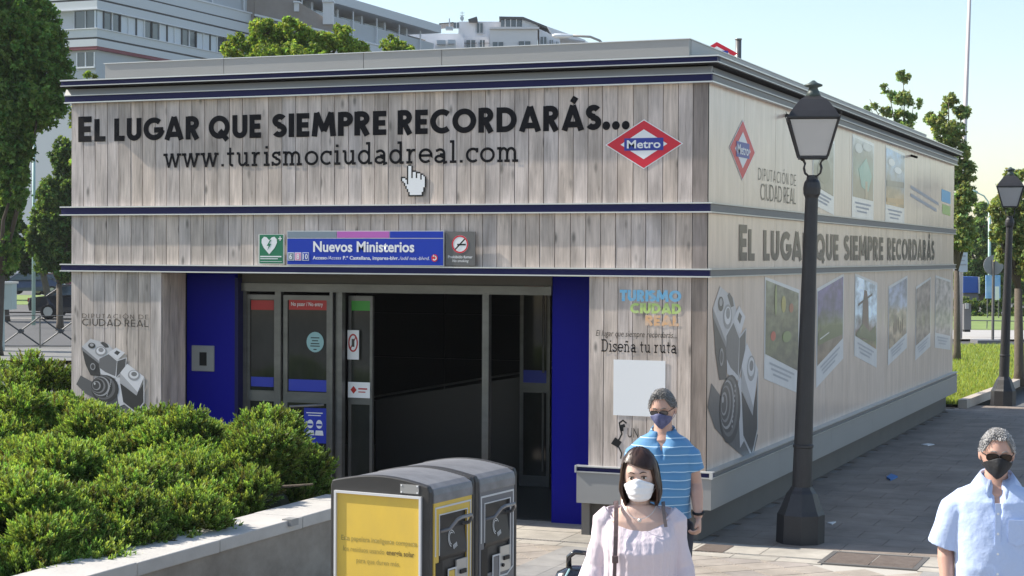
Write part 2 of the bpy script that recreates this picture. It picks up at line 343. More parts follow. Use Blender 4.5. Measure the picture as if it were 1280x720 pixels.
def slab(ch, t=.11):
    h = t/2; X = .66   # x-height
    def sf(x, y, w=.16): return [(x-w, y), (x+w, y)]
    if ch == 'w': return .98, [[(.10, X), (.28, 0)], [(.28, 0), (.47, X)], [(.47, X), (.66, 0)], [(.66, 0), (.86, X)], sf(.10, X-h, .12), sf(.86, X-h, .12), sf(.47, X-h, .09)]
    if ch == '.': return .30, [[(.08, h*1.2), (.22, h*1.2)]]
    if ch == 't': return .48, [[(.20, .88), (.20, .18)]+arc(.32, .17, .12, .17-h, 180, 290, 8), [(.03, X-h), (.42, X-h)]]
    if ch == 'u': return .74, [[(.16, X-h), (.16, .25)]+arc(.33, .25, .17, .25-h, 180, 300, 8)+[(.55, .2)], [(.55, X), (.55, 0)], [(.02, X-h), (.18, X-h)], [(.42, X-h), (.57, X-h)], [(.53, h), (.70, h)]]
    if ch == 'r': return .58, [[(.18, X), (.18, 0)], [(.18, .35)]+arc(.40, .36, .2, .30-h, 170, 70, 8), [(.03, X-h), (.2, X-h)], sf(.18, h, .15)]
    if ch == 'i': return .40, [[(.20, X), (.20, 0)], [(.05, X-h), (.22, X-h)], sf(.20, h, .16), [(.13, .86), (.27, .86)]]
    if ch == 's': return .52, [arc(.25, .49, .17, .17-h, 20, 265, 10)+arc(.25, .19, .19, .19-h, 88, -160, 10), [(.42, X), (.42, .46)], [(.06, .0), (.06, .2)]]
    if ch == 'm': return 1.12, [[(.17, X), (.17, 0)], [(.17, .36)]+arc(.34, .40, .17, .26-h, 160, 0, 8)+[(.51, 0)], [(.51, .36)]+arc(.70, .40, .18, .26-h, 160, 0, 8)+[(.88, 0)], [(.03, X-h), (.18, X-h)], sf(.17, h, .13), sf(.51, h, .13), sf(.90, h, .14)]
    if ch == 'n' or ch == 'ñ':
        s = [[(.17, X), (.17, 0)], [(.17, .36)]+arc(.35, .40, .18, .26-h, 160, 0, 8)+[(.53, 0)], [(.03, X-h), (.18, X-h)], sf(.17, h, .13), sf(.55, h, .13)]
        if ch == 'ñ': s.append([(.2, .80), (.30, .87), (.40, .81), (.50, .88)])
        return .74, s
    if ch == 'o': return .74, [arc(.36, .33, .30, .33-h, 0, 360, 24)]
    if ch == 'c': return .64, [arc(.36, .33, .29, .33-h, 50, 310, 18), [(.56, X-.02), (.56, .44)]]
    if ch == 'd': return .78, [arc(.32, .33, .26, .33-h, 0, 360, 22), [(.58, 1.0), (.58, 0)], [(.42, 1-h), (.58, 1-h)], [(.56, h), (.74, h)]]
    if ch == 'e': return .70, [[(.06, .35), (.63, .35)]+arc(.35, .34, .29, .33-h, 0, 310, 20)]
    if ch == 'a': return .70, [[(.10, .55)]+arc(.31, .43, .20, .23-h, 130, 0, 10)+[(.51, .02), (.66, h)], arc(.28, .19, .20, .19-h, 20, 340, 16), [(.30, .38), (.51, .38)]]
    if ch == 'l': return .38, [[(.19, 1), (.19, 0)], [(.03, 1-h), (.2, 1-h)], sf(.19, h, .16)]
    if ch == 'D': return .86, [[(.16, 1), (.16, 0)], [(.02, 1-h), (.42, 1-h)]+arc(.42, .5, .34, .5-h, 90, -90, 16)+[(.02, h)]]
    return .34, []
def thin(ch, t=.09):
    """light geometric capitals"""
    W, s = heavy(ch, t)
    if ch == 'N': return .72, [[(.06, 0), (.06, 1)], [(.06, .98), (.64, .02)], [(.64, 0), (.64, 1)]]
    if ch == 'Ó': return 1.0, heavy('O', t)[1]+[[(.45, 1.12), (.6, 1.3)]]
    return W, s
def strokes_text(font, text, t, gap=.1, space=.34, caps=None):
    """returns quads in text units with a layer index, and the full width"""
    x = 0; out = []
    for i, ch in enumerate(text):
        if ch == ' ': x += space; continue
        W, st = font(ch, t); k = 1.13 if (caps and i in caps) else 1
        for li, s in enumerate(st):
            for q in ribbon([(x+px*k, py*k) for px, py in s], t*k): out.append((q, li))
        x += W*k+gap
    return out, x-gap
def place_strokes(out, width, P0, P1, height, up=Vector((0, 0, 1)), nrm=Vector((0, -1, 0)), lift=.004, mats='black_print'):
    P0 = Vector(P0); P1 = Vector(P1); ux = (P1-P0)/width; uz = up*height; mb = MB()
    for q, li in out: mb.poly([P0+ux*float(p[0])+uz*float(p[1])+nrm*(lift+li*.0005) for p in q])
    return mb.mesh('lettering', mats)
def font_text(s, P0, P1, height, up=Vector((0, 0, 1)), nrm=Vector((0, -1, 0)), lift=.004, mats='white_print', bold=0, shear=0):
    """built-in font, squeezed so that it spans P0..P1"""
    cu = bpy.data.curves.new('lettering', 'FONT'); cu.body = s; cu.offset = bold; cu.shear = shear; cu.resolution_u = 3
    ob = bpy.data.objects.new('tmp', cu); me = bpy.data.meshes.new_from_object(ob); bpy.data.objects.remove(ob)
    n = len(me.vertices); a = np.empty(n*3); me.vertices.foreach_get('co', a); a = a.reshape(n, 3)
    x0, x1 = a[:, 0].min(), a[:, 0].max(); P0 = np.array(P0); P1 = np.array(P1); d = (P1-P0)/(x1-x0); h = height/.70
    b = P0+np.outer(a[:, 0]-x0, d)+np.outer(a[:, 1]*h, np.array(up))+np.array(nrm)*lift
    me.vertices.foreach_set('co', b.ravel()); me.materials.clear(); me.materials.append(M[mats]); me.update(); return me

# ================================================================== METRO ENTRANCE BUILDING
random.seed(4); rng = np.random.default_rng(4)
W_, L_ = 6.90, 15.33
K = thing('metro_entrance', 'flat-roofed metro station entrance building wrapped in grey wood-board print', 'station entrance', (-3.45, 7.6, 0))
KL = K.location.copy()
def kp(name, mb, mats, label=None, parent=None, smooth=False, kind=None):
    me = mb if isinstance(mb, bpy.types.Mesh) else mb.mesh(name, mats, smooth)
    me.name = name
    if parent is not None: return link(name, me, parent, (0, 0, 0), label=label, kind=kind)
    return link(name, me, K, label=label, kind=kind)
X0, X1 = -W_, 0.0
ZT, ZB1, ZB0, ZM1, ZM0 = 4.175, 3.09, 2.996, 2.49, 2.41
# structural shell
def part_box(name, m, *b, label=None): return kp(name, MB().box(*b), m, label)
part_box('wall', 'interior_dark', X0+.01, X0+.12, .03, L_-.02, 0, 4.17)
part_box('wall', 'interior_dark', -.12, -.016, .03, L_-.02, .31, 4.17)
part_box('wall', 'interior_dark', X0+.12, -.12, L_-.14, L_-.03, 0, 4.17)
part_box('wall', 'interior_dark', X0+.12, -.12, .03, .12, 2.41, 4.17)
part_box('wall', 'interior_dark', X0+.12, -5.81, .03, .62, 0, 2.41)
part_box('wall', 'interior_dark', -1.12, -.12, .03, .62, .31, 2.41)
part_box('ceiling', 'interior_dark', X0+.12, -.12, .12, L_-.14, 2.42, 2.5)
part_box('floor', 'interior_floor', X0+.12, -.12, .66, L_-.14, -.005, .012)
# lower plinth
part_box('plinth', 'plinth_grey', -1.12, -.09, .09, .2, 0, .31)
part_box('plinth', 'plinth_grey', -.2, -.09, .2, L_-.1, 0, .31)
part_box('plinth', 'plinth_grey', X0+.12, -5.82, .028, .12, 0, .31)
part_box('plinth', 'plinth_grey', -1.20, -1.12, .0+.02, .62, 0, .31)
# boards of the printed wrap, one by one
M['dark_board_print'] = M['weathered_board_print'].copy(); M['dark_board_print'].name = 'dark_board_print'
for n in M['dark_board_print'].node_tree.nodes:
    if n.type == 'VALTORGB' and n.color_ramp.elements[0].position > .2:
        for e in n.color_ramp.elements: e.color = (e.color[0]*.5, e.color[1]*.48, e.color[2]*.47, 1)
PW = .1465
def board_mesh(h, m='weathered_board_print', wdt=PW): return MB().box(.0032, wdt-.0032, 0, .018, 0, h).mesh('plank', m)
def boards(x0, x1, z0, z1, dark_last=False):
    n = max(1, round((x1-x0)/PW)); me = board_mesh(z1-z0); dk = board_mesh(z1-z0, 'dark_board_print') if dark_last else None
    ws = rng.uniform(.94, 1.06, n); ws *= (x1-x0)/(ws.sum()*PW); x = x0
    for i in range(n):
        o = link('plank', dk if (dark_last and i == n-1) else me, K, Vector((x, rng.uniform(-.0012, .0012), z0))-KL); o.scale.x = ws[i]; x += ws[i]*PW
boards(X0, X1, ZB1, ZT, True); boards(X0, X1, ZM1, ZB0, True); boards(X0, -5.79, .32, ZM0); boards(-1.13, X1, .60, ZM0, True)
me = board_mesh(ZM0-.32)
for i in range(3):     # the pillar's return into the doorway
    o = link('plank', me, K, Vector((-5.79, .02+i*.1465, .32))-KL); o.rotation_euler.z = PI/2
# glossy printed sheets of the long side
edges = np.linspace(0.0, L_, 13)
for (z0, z1) in ((ZB1, ZT), (ZM1, ZB0), (.60, ZM0)):
    for i in range(12):
        kp('side_panel', MB().box(-.014, 0, edges[i]+(.003 if i else .0), edges[i+1]-.003, z0, z1), 'side_board_print')
# thin dark edge strip at the corner
kp('corner_strip', MB().box(0.0005, .006, -.004, .012, .60, 4.17), 'black')
# projecting ledges, cornice
def rail(name, z0, z1, p, mf, ms, lab=None):
    kp(name, MB().box((X0-.07-p if z0 < 4 else X0-.05), p, -p, .0 if p > 0 else .0, z0, z1), mf, lab)
    kp(name, MB().box(0.0, p, 0.0, L_+p, z0, z1), ms)
def ledge(z0, z1, p):
    h = z1-z0
    rail('ledge_lip', z0, z0+.012, p, 'alu_light', 'alu')
    rail('ledge', z0+.012, z1-.012, p-.012, 'navy', 'side_trim_grey')
    rail('ledge_lip', z1-.012, z1, p, 'alu_light', 'alu')
ledge(ZB0, ZB1, .045); ledge(ZM0, ZM1, .045)
rail('fascia_lip', 4.168, 4.180, .06, 'alu_light', 'alu_light')
rail('fascia', 4.180, 4.243, .045, 'navy', 'side_trim_grey')
rail('fascia_lip', 4.243, 4.252, .06, 'alu', 'alu')
kp('cornice_panel', MB().prism([(X0-.045, -.058, 4.252), (X0-.045, 0, 4.252), (X0-.045, 0, 4.315), (X0-.045, -.025, 4.315)], (-X0+.045+.04, 0, 0)), 'alu_grey')
kp('cornice_panel', MB().prism([(.058, .0, 4.252), (0, .0, 4.252), (0, .0, 4.315), (.025, .0, 4.315)], (0, L_+.05, 0)), 'alu_grey')
kp('cornice_recess', MB().box(X0-.02, -.01, .012, L_, 4.17, 4.36), 'dark_gap')
rail('fascia_lip', 4.338, 4.347, .125, 'alu', 'alu')
rail('fascia', 4.347, 4.392, .11, 'navy', 'side_trim_grey')
rail('fascia_lip', 4.392, 4.405, .13, 'alu_light', 'alu_light')
for z in (4.318,): rail('soffit', z+.012, z+.02, .10, 'dark_gap', 'dark_gap')
kp('roof', MB().prism([(X0-.047, -.13, 4.405), (X0-.047, .26, 4.45), (X0-.047, L_-.2, 4.45), (X0-.047, L_+.12, 4.405)], (0, 0, .004)).add(
    [(X0-.047, -.13, 4.4065), (.13, -.13, 4.4065), (-.25, .26, 4.452), (X0-.047, .26, 4.452), (.13, L_+.12, 4.4065), (-.25, L_-.25, 4.452), (X0-.047, L_-.25, 4.452), (X0-.047, L_+.12, 4.4065)],
    [(0, 1, 2, 3), (1, 4, 5, 2), (3, 2, 5, 6), (6, 5, 4, 7)]), 'roof_sheet')
for (a, b) in ((-6.65, -5.2), (-5.2, -3.6), (-3.6, -2.75), (-2.75, -.25)):
    kp('parapet', MB().box(a+.003, b-.003, .24, .30, 4.44, 4.60), 'alu_grey')
for i in range(9):
    y0 = .24+i*1.52; kp('parapet', MB().box(-.31, -.25, max(y0, .301)+.003, y0+1.52-.003, 4.44, 4.60), 'roof_sheet')
kp('parapet_cap', MB().box(-6.66, -.24, .23, .31, 4.60, 4.607).box(-.32, -.24, .31, 13.93, 4.60, 4.607), 'alu_light')
# lower skirt of metal channels and panels
def skirt(xa, xb):
    kp('skirt_lip', MB().box(xa, xb, -.085, 0, .645, .655), 'alu_light'); kp('skirt_channel', MB().box(xa+.015, xb-.005, -.065, -.001, .605, .645), 'navy'); kp('skirt_lip', MB().box(xa, xb, -.085, 0, .595, .605), 'alu_light')
    kp('skirt_panel', MB().box(xa+.012, xb-.015, -.07, -.002, .31, .595), 'alu_grey')
    kp('skirt_end_cap', MB().box(xa-.002, xa+.014, -.088, 0, .592, .658), 'alu_light')
skirt(-1.23, .085); skirt(X0-.06, -5.77)
kp('skirt_end_cap', MB().box(.058, .088, -.088, -.078, .592, .658).box(.079, .088, -.078, -.06, .592, .658), 'alu_light')
kp('skirt_lip', MB().box(0, .085, 0, L_+.08, .645, .655), 'alu'); kp('skirt_channel', MB().box(.001, .06, 0, L_+.06, .605, .645), 'side_trim_grey'); kp('skirt_lip', MB().box(0, .085, 0, L_+.08, .595, .605), 'alu')
for i in range(6):
    kp('skirt_panel', MB().box(.002, .07, i*2.565+.002, (i+1)*2.565-.002, .31, .595), 'alu_grey')
# recessed entrance
kp('door_jamb', MB().box(-5.80, -5.22, .50, .56, 0, 2.41), 'royal_blue', 'royal blue panel left of the doors')
kp('door_jamb', MB().box(-1.72, -1.125, .60, .68, 0, 2.41), 'royal_blue', 'royal blue panel right of the doors')
kp('door_jamb', MB().box(-5.22, -5.18, .50, .70, 0, 2.35), 'navy')
kp('recess_soffit', MB().box(-5.80, -1.12, .02, .70, 2.405, 2.419), 'dark_gap')
kp('door_header', MB().box(-5.18, -1.72, .56, .66, 2.215, 2.30), 'steel'); kp('door_header', MB().box(-5.18, -1.72, .58, .66, 2.304, 2.40), 'plinth_grey')
for a, b, y in ((-5.18, -5.14, .6), (-4.79, -4.72, .58), (-4.135, -4.10, .55), (-4.085, -4.06, .59), (-4.035, -3.985, .54), (-2.445, -2.375, .56)):
    kp('door_post', bevelled := MB().box(a, b, y, y+.07, 0, 2.214), 'steel')
def door_leaf(x0, x1, y, z0=.02, z1=2.18, stile=.05, stickers=(), pull=True):
    fr = kp('door_leaf', MB().box(x0, x0+stile, y, y+.04, z0, z1).box(x1-stile, x1, y, y+.04, z0, z1).box(x0+stile, x1-stile, y, y+.04, z1-.05, z1).box(x0+stile, x1-stile, y, y+.04, 1.07, 1.18).box(x0+stile, x1-stile, y, y+.04, z0, z0+.12), 'steel')
    kp('glass_pane', MB().box(x0+stile, x1-stile, y+.015, y+.022, 1.18, z1-.05), 'glass_dark', parent=fr)
    kp('glass_pane', MB().box(x0+stile, x1-stile, y+.015, y+.022, z0+.12, 1.07), 'glass_dark', parent=fr)
    for (a, b, c, d, m) in stickers: kp('sticker', MB().box(a, b, y+.009, y+.012, c, d), m, parent=fr)
    return fr
lf = door_leaf(-5.14, -4.79, .62, stile=.03, stickers=((-5.10, -4.83, 2.02, 2.12, 'sticker_red'), (-5.10, -4.83, 1.22, 1.32, 'sticker_blue')))
l1 = door_leaf(-4.70, -4.145, .60, stickers=((-4.64, -4.20, 2.03, 2.145, 'sticker_red'), (-4.64, -4.20, 1.19, 1.31, 'sticker_blue'), (-4.46, -4.20, .66, 1.02, 'sticker_blue')))
kp('lettering', font_text('No pasar / No entry', (-4.61, .607, 2.07), (-4.24, .607, 2.07), .04, bold=.01), None, parent=l1)
mb = MB(); mb.poly([(-4.33+.10*math.cos(t), .606, 1.70+.105*math.sin(t)) for t in np.linspace(0, 2*PI, 28)[:-1]][::-1]); kp('sticker', mb, 'sticker_teal', parent=l1)
mb = MB()
for zz, hw in ((1.745, .05), (1.715, .035), (1.685, .05), (1.66, .055), (1.625, .018)): mb.box(-4.33-hw, -4.33+hw, .603, .6045, zz-.006, zz+.004)
kp('sticker', mb, 'glass_dark', parent=l1)
mb = MB()
for cx in (-4.385, -4.28):     # two masked faces on the blue poster
    mb.poly([(cx+.036*math.cos(t), .606, .855+.045*math.sin(t)) for t in np.linspace(0, 2*PI, 18)[:-1]][::-1]); mb.poly([(cx-.05, .606, .74), (cx+.05, .606, .74), (cx+.04, .606, .79), (cx-.04, .606, .79)])
mb.box(-4.43, -4.24, .605, .606, .965, .975).box(-4.41, -4.26, .605, .606, .94, .948)
kp('sticker', mb, 'white_print', parent=l1)
kp('sticker', MB().box(-4.415, -4.355, .603, .6045, .84, .86).box(-4.31, -4.25, .603, .6045, .84, .86), 'sticker_blue', parent=l1)
kp('door_handle', MB().tube([(-4.6, .56, 1.03), (-4.28, .56, 1.055), (-4.22, .59, 1.06)], .012, 8), 'steel', parent=l1)
l2 = door_leaf(-3.975, -3.70, .66, stile=.03, stickers=((-3.945, -3.73, 2.03, 2.14, 'sticker_green'),))
kp('sticker', MB().box(-3.975, -3.845, .640, .645, 1.53, 1.83), 'white_print', parent=l2)
mb = MB()
for q in ribbon([(-3.91+.048*math.cos(t), 1.70+.085*math.sin(t)) for t in np.linspace(0, 2*PI, 25)], .016)+ribbon([(-3.94, 1.64), (-3.88, 1.76)], .012): mb.poly([(a, .6385, b) for a, b in q])
kp('sticker', mb, 'sticker_red', parent=l2)
kp('sticker', MB().box(-3.925, -3.895, .637, .639, 1.66, 1.74), 'grey_print', parent=l2)
kp('sticker', MB().box(-3.97, -3.72, .645, .65, 1.14, 1.30), 'white_print', parent=l2)
kp('sticker', MB().poly([(-3.94, .643, 1.22), (-3.905, .643, 1.18), (-3.87, .643, 1.22), (-3.905, .643, 1.26)]).box(-3.85, -3.75, .642, .644, 1.225, 1.24).box(-3.85, -3.77, .642, .644, 1.195, 1.205), 'sticker_red', parent=l2)
l3 = door_leaf(-2.98, -2.62, 2.9, z1=2.42, stile=.04, stickers=((-2.96, -2.70, 2.25, 2.36, 'sticker_red'), (-2.96, -2.66, 1.18, 1.32, 'sticker_blue')))
kp('door_handle', MB().tube([(-2.68, 2.85, 1.3), (-2.68, 2.85, 2.2)], .014, 8).tube([(-2.68, 2.85, .2), (-2.68, 2.85, 1.08)], .014, 8), 'steel', parent=l3)
# inside: dark lining panels and the escalator rail
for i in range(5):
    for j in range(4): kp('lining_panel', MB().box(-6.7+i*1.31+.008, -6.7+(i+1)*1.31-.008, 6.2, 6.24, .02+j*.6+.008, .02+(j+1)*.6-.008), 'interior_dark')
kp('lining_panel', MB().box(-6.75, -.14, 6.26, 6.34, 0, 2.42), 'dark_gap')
kp('escalator_rail', MB().tube([F(455, 498, 3.3), F(605, 473, 3.8), F(700, 458, 4.1)], .012, 8), 'steel')
kp('escalator_side', MB().prism([F(470, 500, 3.35), F(700, 463, 4.15), (F(700, 463, 4.15).x, 4.15, 0), (F(470, 500, 3.35).x, 3.35, 0)], (0, .05, 0)), 'interior_dark')
ic = kp('intercom', MB().box(-5.73, -5.46, .478, .50, 1.37, 1.64), 'alu_grey', 'brushed metal intercom plate'); bevel(ic, .006)
kp('intercom_window', MB().box(-5.63, -5.545, .474, .478, 1.43, 1.57), 'black', parent=ic)

# ---- printed lettering on the front
def word(s, u0, u1, z, h, font=heavy, t=.235, m='black_print', gap=.1, caps=None, side=False, lab=None, space=.34):
    out, wd = strokes_text(font, s, t, gap, space, caps)
    if side: me = place_strokes(out, wd, (0, SD(u0, 300).y, z), (0, SD(u1, 300).y, z), h, nrm=Vector((1, 0, 0)), mats=m)
    else: me = place_strokes(out, wd, (F(u0, 200).x, 0, z), (F(u1, 200).x, 0, z), h, mats=m)
    return kp('lettering', me, None, lab)
word('EL', 98, 132, 3.765, .235, caps=(0,)); word('LUGAR', 143, 250, 3.765, .235); word('QUE', 261, 327, 3.765, .235); word('SIEMPRE', 341, 483.5, 3.765, .235, gap=.09); word('RECORDARÁS', 497, 751, 3.765, .235, gap=.09)
mb = MB()
for cx in (758, 770, 782.3):
    x = F(cx, 160).x; mb.poly([(x+.038*math.cos(t), -.0045, 3.803+.04*math.sin(t)) for t in np.linspace(2*PI, 0, 21)[:-1]])
kp('lettering', mb, 'black_print')
word('www.turismociudadreal.com', 205, 650, 3.482, .218, slab, .115, gap=.06)
def emblem(c, ux, nrm, hw, hh):
    c = Vector(c); ux = Vector(ux); n = Vector(nrm); uz = Vector((0, 0, 1))
    def dia(k, l, kk=None): return [c+ux*(hw*k)+n*l, c+uz*(hh*(kk or k))+n*l, c-ux*(hw*k)+n*l, c-uz*(hh*(kk or k))+n*l]
    e = kp('metro_emblem', MB().poly(dia(1, .004)), 'white_print', 'red and white metro diamond emblem')
    kp('emblem_field', MB().poly(dia(.955, .0055)), 'metro_red', parent=e); kp('emblem_field', MB().poly(dia(.60, .007)), 'white_print', parent=e)
    kp('emblem_band', MB().poly([c+ux*(hw*a)+uz*(hh*b)+n*.0085 for a, b in ((-.50, -.25), (.50, -.25), (.50, .25), (-.50, .25))]), 'metro_blue', parent=e)
    kp('lettering', font_text('Metro', c-ux*(hw*.43)-uz*(hh*.15), c+ux*(hw*.43)-uz*(hh*.15), hh*.32, nrm=n, lift=.010, bold=.02), None, parent=e)
emblem((-.605, 0, 3.625), (1, 0, 0), (0, -1, 0), .375, .228)
emblem((0, 1.21, 3.63), (0, 1, 0), (1, 0, 0), .49, .295)
# hand cursor print
HAND = """.....BB..........
....BWWB.........
....BWWB.........
....BWWB.........
....BWWBBB.......
....BWWBWWBBB....
....BWWBWWBWWBB..
....BWWBWWBWWBWB.
BBB.BWWBWWBWWBWWB
BWWBBWWWWWWWWBWWB
BWWWBWWWWWWWWWWWB
.BWWBWWWWWWWWWWWB
..BWBWWWWWWWWWWWB
..BWWWWWWWWWWWWWB
...BWWWWWWWWWWWWB
...BWWWWWWWWWWWB.
....BWWWWWWWWWWB.
....BWWWWWWWWWWB.
.....BWWWWWWWWB..
.....BWWWWWWWWB..
.....BBBBBBBBBB..""".split('\n')
mb = MB(); cw, chh = .27/17, .31/21
for j, row in enumerate(HAND):
    for i, c in enumerate(row):
        if c != '.':
            x, z = -3.065+i*cw, 3.475-j*chh; mb.add([(x, -.0095, z-chh), (x+cw, -.0095, z-chh), (x+cw, -.0095, z), (x, -.0095, z)], [(0, 1, 2, 3)], 1 if c == 'W' else 0)
kp('hand_cursor', mb, ['black', 'white_print'], 'white pointing-hand cursor print')
# ---- left pillar: lettering + camera print
word('DIPUTACIÓN DE', 103, 186, 1.925, .045, thin, .10, 'grey_print', gap=.3, space=.5); word('CIUDAD REAL', 103, 186, 1.845, .072, thin, .12, 'grey_print', gap=.13)
CAMPOLY = [  # (grey, polygon in drawing units)
 (.10, [(40, 480), (20, 520), (60, 560), (150, 600), (220, 625), (290, 650), (330, 600), (200, 560)]),
 (.035, [(46, 362), (120, 405), (128, 480), (85, 478), (62, 430)]),
 (.52, [(45, 350), (85, 313), (165, 335), (190, 365), (122, 412)]), (.22, [(45, 350), (122, 412), (124, 425), (46, 366)]),
 (.06, [(160, 335), (168, 350), (150, 352), (128, 330), (140, 325)]),
 (.60, [(120, 400), (168, 372), (205, 405), (248, 392), (243, 440), (200, 488), (130, 470)]), (.14, [(124, 402), (166, 380), (203, 410), (196, 478), (150, 460), (122, 440)]),
 (.07, [(205, 410), (244, 396), (240, 440), (200, 482)]),
 (.66, [(166, 372), (200, 350), (240, 372), (207, 405)]), (.05, [(190, 374), (202, 362), (218, 370), (206, 384)]),
 (.60, [(196, 488), (215, 480), (240, 600), (212, 612)]),
 (.68, [(218, 462), (250, 420), (326, 475), (297, 545)]), (.40, [(218, 462), (297, 545), (292, 560), (216, 505)]),
 (.03, [(218, 508), (292, 560), (322, 505), (326, 590), (290, 634), (232, 592)]), (.50, [(322, 480), (328, 478), (328, 590), (290, 640), (228, 595), (231, 590), (289, 632), (323, 588)]),
]
def ell(cx, cy, rx, ry, rot=0, n=22): return [(cx+rx*math.cos(t)*math.cos(rot)-ry*math.sin(t)*math.sin(rot), cy+rx*math.cos(t)*math.sin(rot)+ry*math.sin(t)*math.cos(rot)) for t in np.linspace(0, 2*PI, n+1)[:-1]]
CAMPOLY += [(.03, ell(90, 344, 16, 13)), (.35, ell(90, 341, 9, 7)), (.30, ell(131, 368, 26, 22)), (.70, ell(131, 366, 20, 16)), (.25, ell(132, 362, 12, 10)),
 (.30, ell(280, 470, 27, 24)), (.66, ell(280, 467, 21, 18)), (.18, ell(281, 465, 13, 10)), (.30, ell(95, 438, 12, 16)), (.05, ell(95, 438, 8, 11)),
 (.03, ell(150, 535, 62, 62)), (.12, ell(145, 530, 52, 54)), (.03, ell(138, 528, 46, 48)), (.34, ell(130, 525, 42, 44)), (.04, ell(126, 524, 38, 40)), (.20, ell(121, 523, 31, 33)), (.03, ell(117, 522, 27, 29)), (.30, ell(112, 522, 19, 21)), (.05, ell(110, 522, 15, 17)), (.5, ell(104, 514, 4, 6))]
for k in range(9): CAMPOLY.append((.42, ell(168+9*math.cos(k*.35), 495+k*9, 3, 3, 0, 6)))
def ell_(*a): return ell(*a)
def camera_print(mapf, n, m, lab):
    mb = MB()
    for i, (g, pl) in enumerate(CAMPOLY):
        pts = [mapf(*p) for p in pl]; pts = [p+n*(.0035+i*.00012) for p in pts]
        a = sum(((pts[k]-pts[0]).cross(pts[k+1]-pts[0]) for k in range(1, len(pts)-1)), Vector()); 
        if a.dot(n) < 0: pts.reverse()
        mb.poly(pts, 0, (g, g*.98, g*1.0))
    return kp('camera_picture', mb, m, lab)
camera_print(lambda x, y: Vector((F(90+x/3.6, 450).x, 0, F(100, 340+y/3.6-4).z)), Vector((0, -1, 0)), 'print', 'printed picture of an old film camera')
camera_print(lambda x, y: Vector((0, .10+(x-30)/300*1.80, 2.34-(y-310)/330*1.74)), Vector((1, 0, 0)), 'print_gloss', 'tall printed picture of an old film camera')
# ---- right pillar
word('TURISMO', 776, 853, 2.185, .105, t=.26, m='logo_cyan', gap=.05); word('CIUDAD', 789, 853, 2.075, .095, t=.26, m='logo_lime', gap=.05); word('REAL', 808, 850, 1.965, .095, t=.26, m='logo_orange', gap=.05)
kp('lettering', font_text('El lugar que siempre recordarás...', (-1.06, 0, 1.86), (-.28, 0, 1.855), .055, mats='grey_print', shear=.25), None)
word('Diseña tu ruta', 753, 848, 1.715, .115, slab, .10, gap=.05)
kp('white_sheet', MB().box(-.885, -.385, -.006, -.0035, 1.13, 1.645), 'white_print', 'blank white printed square')
mb = MB(); d = Vector((0, -.004, 0))
for q in ribbon([(-.755, 1.06), (-.79, 1.085), (-.825, 1.06), (-.815, 1.01), (-.80, .96), (-.825, .91), (-.85, .88)], .014)+ribbon([(-.77, 1.04), (-.80, 1.03), (-.80, .985)], .030): mb.poly([(a, -.0045, b) for a, b in q])
mb.poly([(-.905, -.0052, .865), (-.835, -.0052, .83), (-.80, -.0052, .885), (-.865, -.0052, .925)])
for q in ribbon([(-.83, .84), (-.80, .78), (-.81, .73)], .012): mb.poly([(a, -.0058, b) for a, b in q])
kp('camera_silhouette', mb, 'black'); kp('lettering', font_text('UN', (-.745, 0, .93), (-.64, 0, .93), .09, mats='grey_print'), None)

# ---- the long side
word('EL', 923.5, 943, 2.56, .31, side=True, m='grey_print', caps=(0,)); word('LUGAR', 954, 1012, 2.56, .31, side=True, m='grey_print'); word('QUE', 1019, 1048, 2.56, .31, side=True, m='grey_print'); word('SIEMPRE', 1055, 1104, 2.56, .31, side=True, m='grey_print', gap=.09); word('RECORDARÁS', 1109, 1168, 2.56, .31, side=True, m='grey_print', gap=.09)  # black headline greyed here: the sheen's veil is put into the letter colour
word('DIPUTACIÓN DE', 947, 994, 3.37, .12, thin, .09, 'grey_print', gap=.3, side=True, space=.5); word('CIUDAD REAL', 950, 994, 3.17, .17, thin, .10, 'grey_print', gap=.13, side=True)
def photo_print(y0, y1, tl, tr, bl, br, cap, stops, seed, lab, blotch=5):
    """white-bordered picture; tl.. are z heights of its four corners, cap = height of the caption strip"""
    zs = [bl, br, tr, tl]; X = .003
    o = kp('photo_print', MB().poly([(X, y0, bl), (X, y1, br), (X, y1, tr), (X, y0, tl)]), vc_white, lab)
    b = .045
    pm = photo_material('picture', stops, blotch, seed, (min(bl, br)+cap, max(tl, tr)))
    kp('picture', MB().poly([(X+.0015, y0+b, bl+cap), (X+.0015, y1-b, br+cap), (X+.0015, y1-b, tr-b*.8), (X+.0015, y0+b, tl-b*.8)]), pm, parent=o)
    mb = MB()
    for k in range(3):
        f0, f1 = y0+(y1-y0)*(.14+.05*k), y0+(y1-y0)*(.86-.09*k); g = lambda y, dz: (X+.0015, y, bl+(br-bl)*(y-y0)/(y1-y0)+cap*(.70-.2*k)+dz)
        mb.poly([g(f0, 0), g(f1, 0), g(f1, .022), g(f0, .022)])
    kp('caption', mb, 'caption_grey', parent=o)
mat('caption_grey', (.42, .42, .44), .5); mat('sheet_white', (.72, .72, .72), .35); vc_white = 'sheet_white'; coat_setup(M['sheet_white'].node_tree, M['sheet_white'].node_tree.nodes['Principled BSDF'])
for nme in ('grey_print',): coat_setup(M[nme].node_tree, M[nme].node_tree.nodes['Principled BSDF'])
photo_print(4.30, 5.48, 3.98, 3.98, 3.20, 3.10, .22, [(0, (.07, .065, .05)), (.45, (.10, .10, .08)), (.8, (.20, .21, .20)), (1, (.30, .31, .32))], 1, 'printed picture of dark trees', 4)
photo_print(6.55, 8.0, 4.14, 4.10, 3.10, 3.08, .26, [(0, (.09, .07, .05)), (.3, (.08, .07, .05)), (.5, (.03, .12, .11)), (.68, (.05, .06, .06)), (1, (.42, .44, .46))], 2, 'printed picture with a turquoise patch', 3)
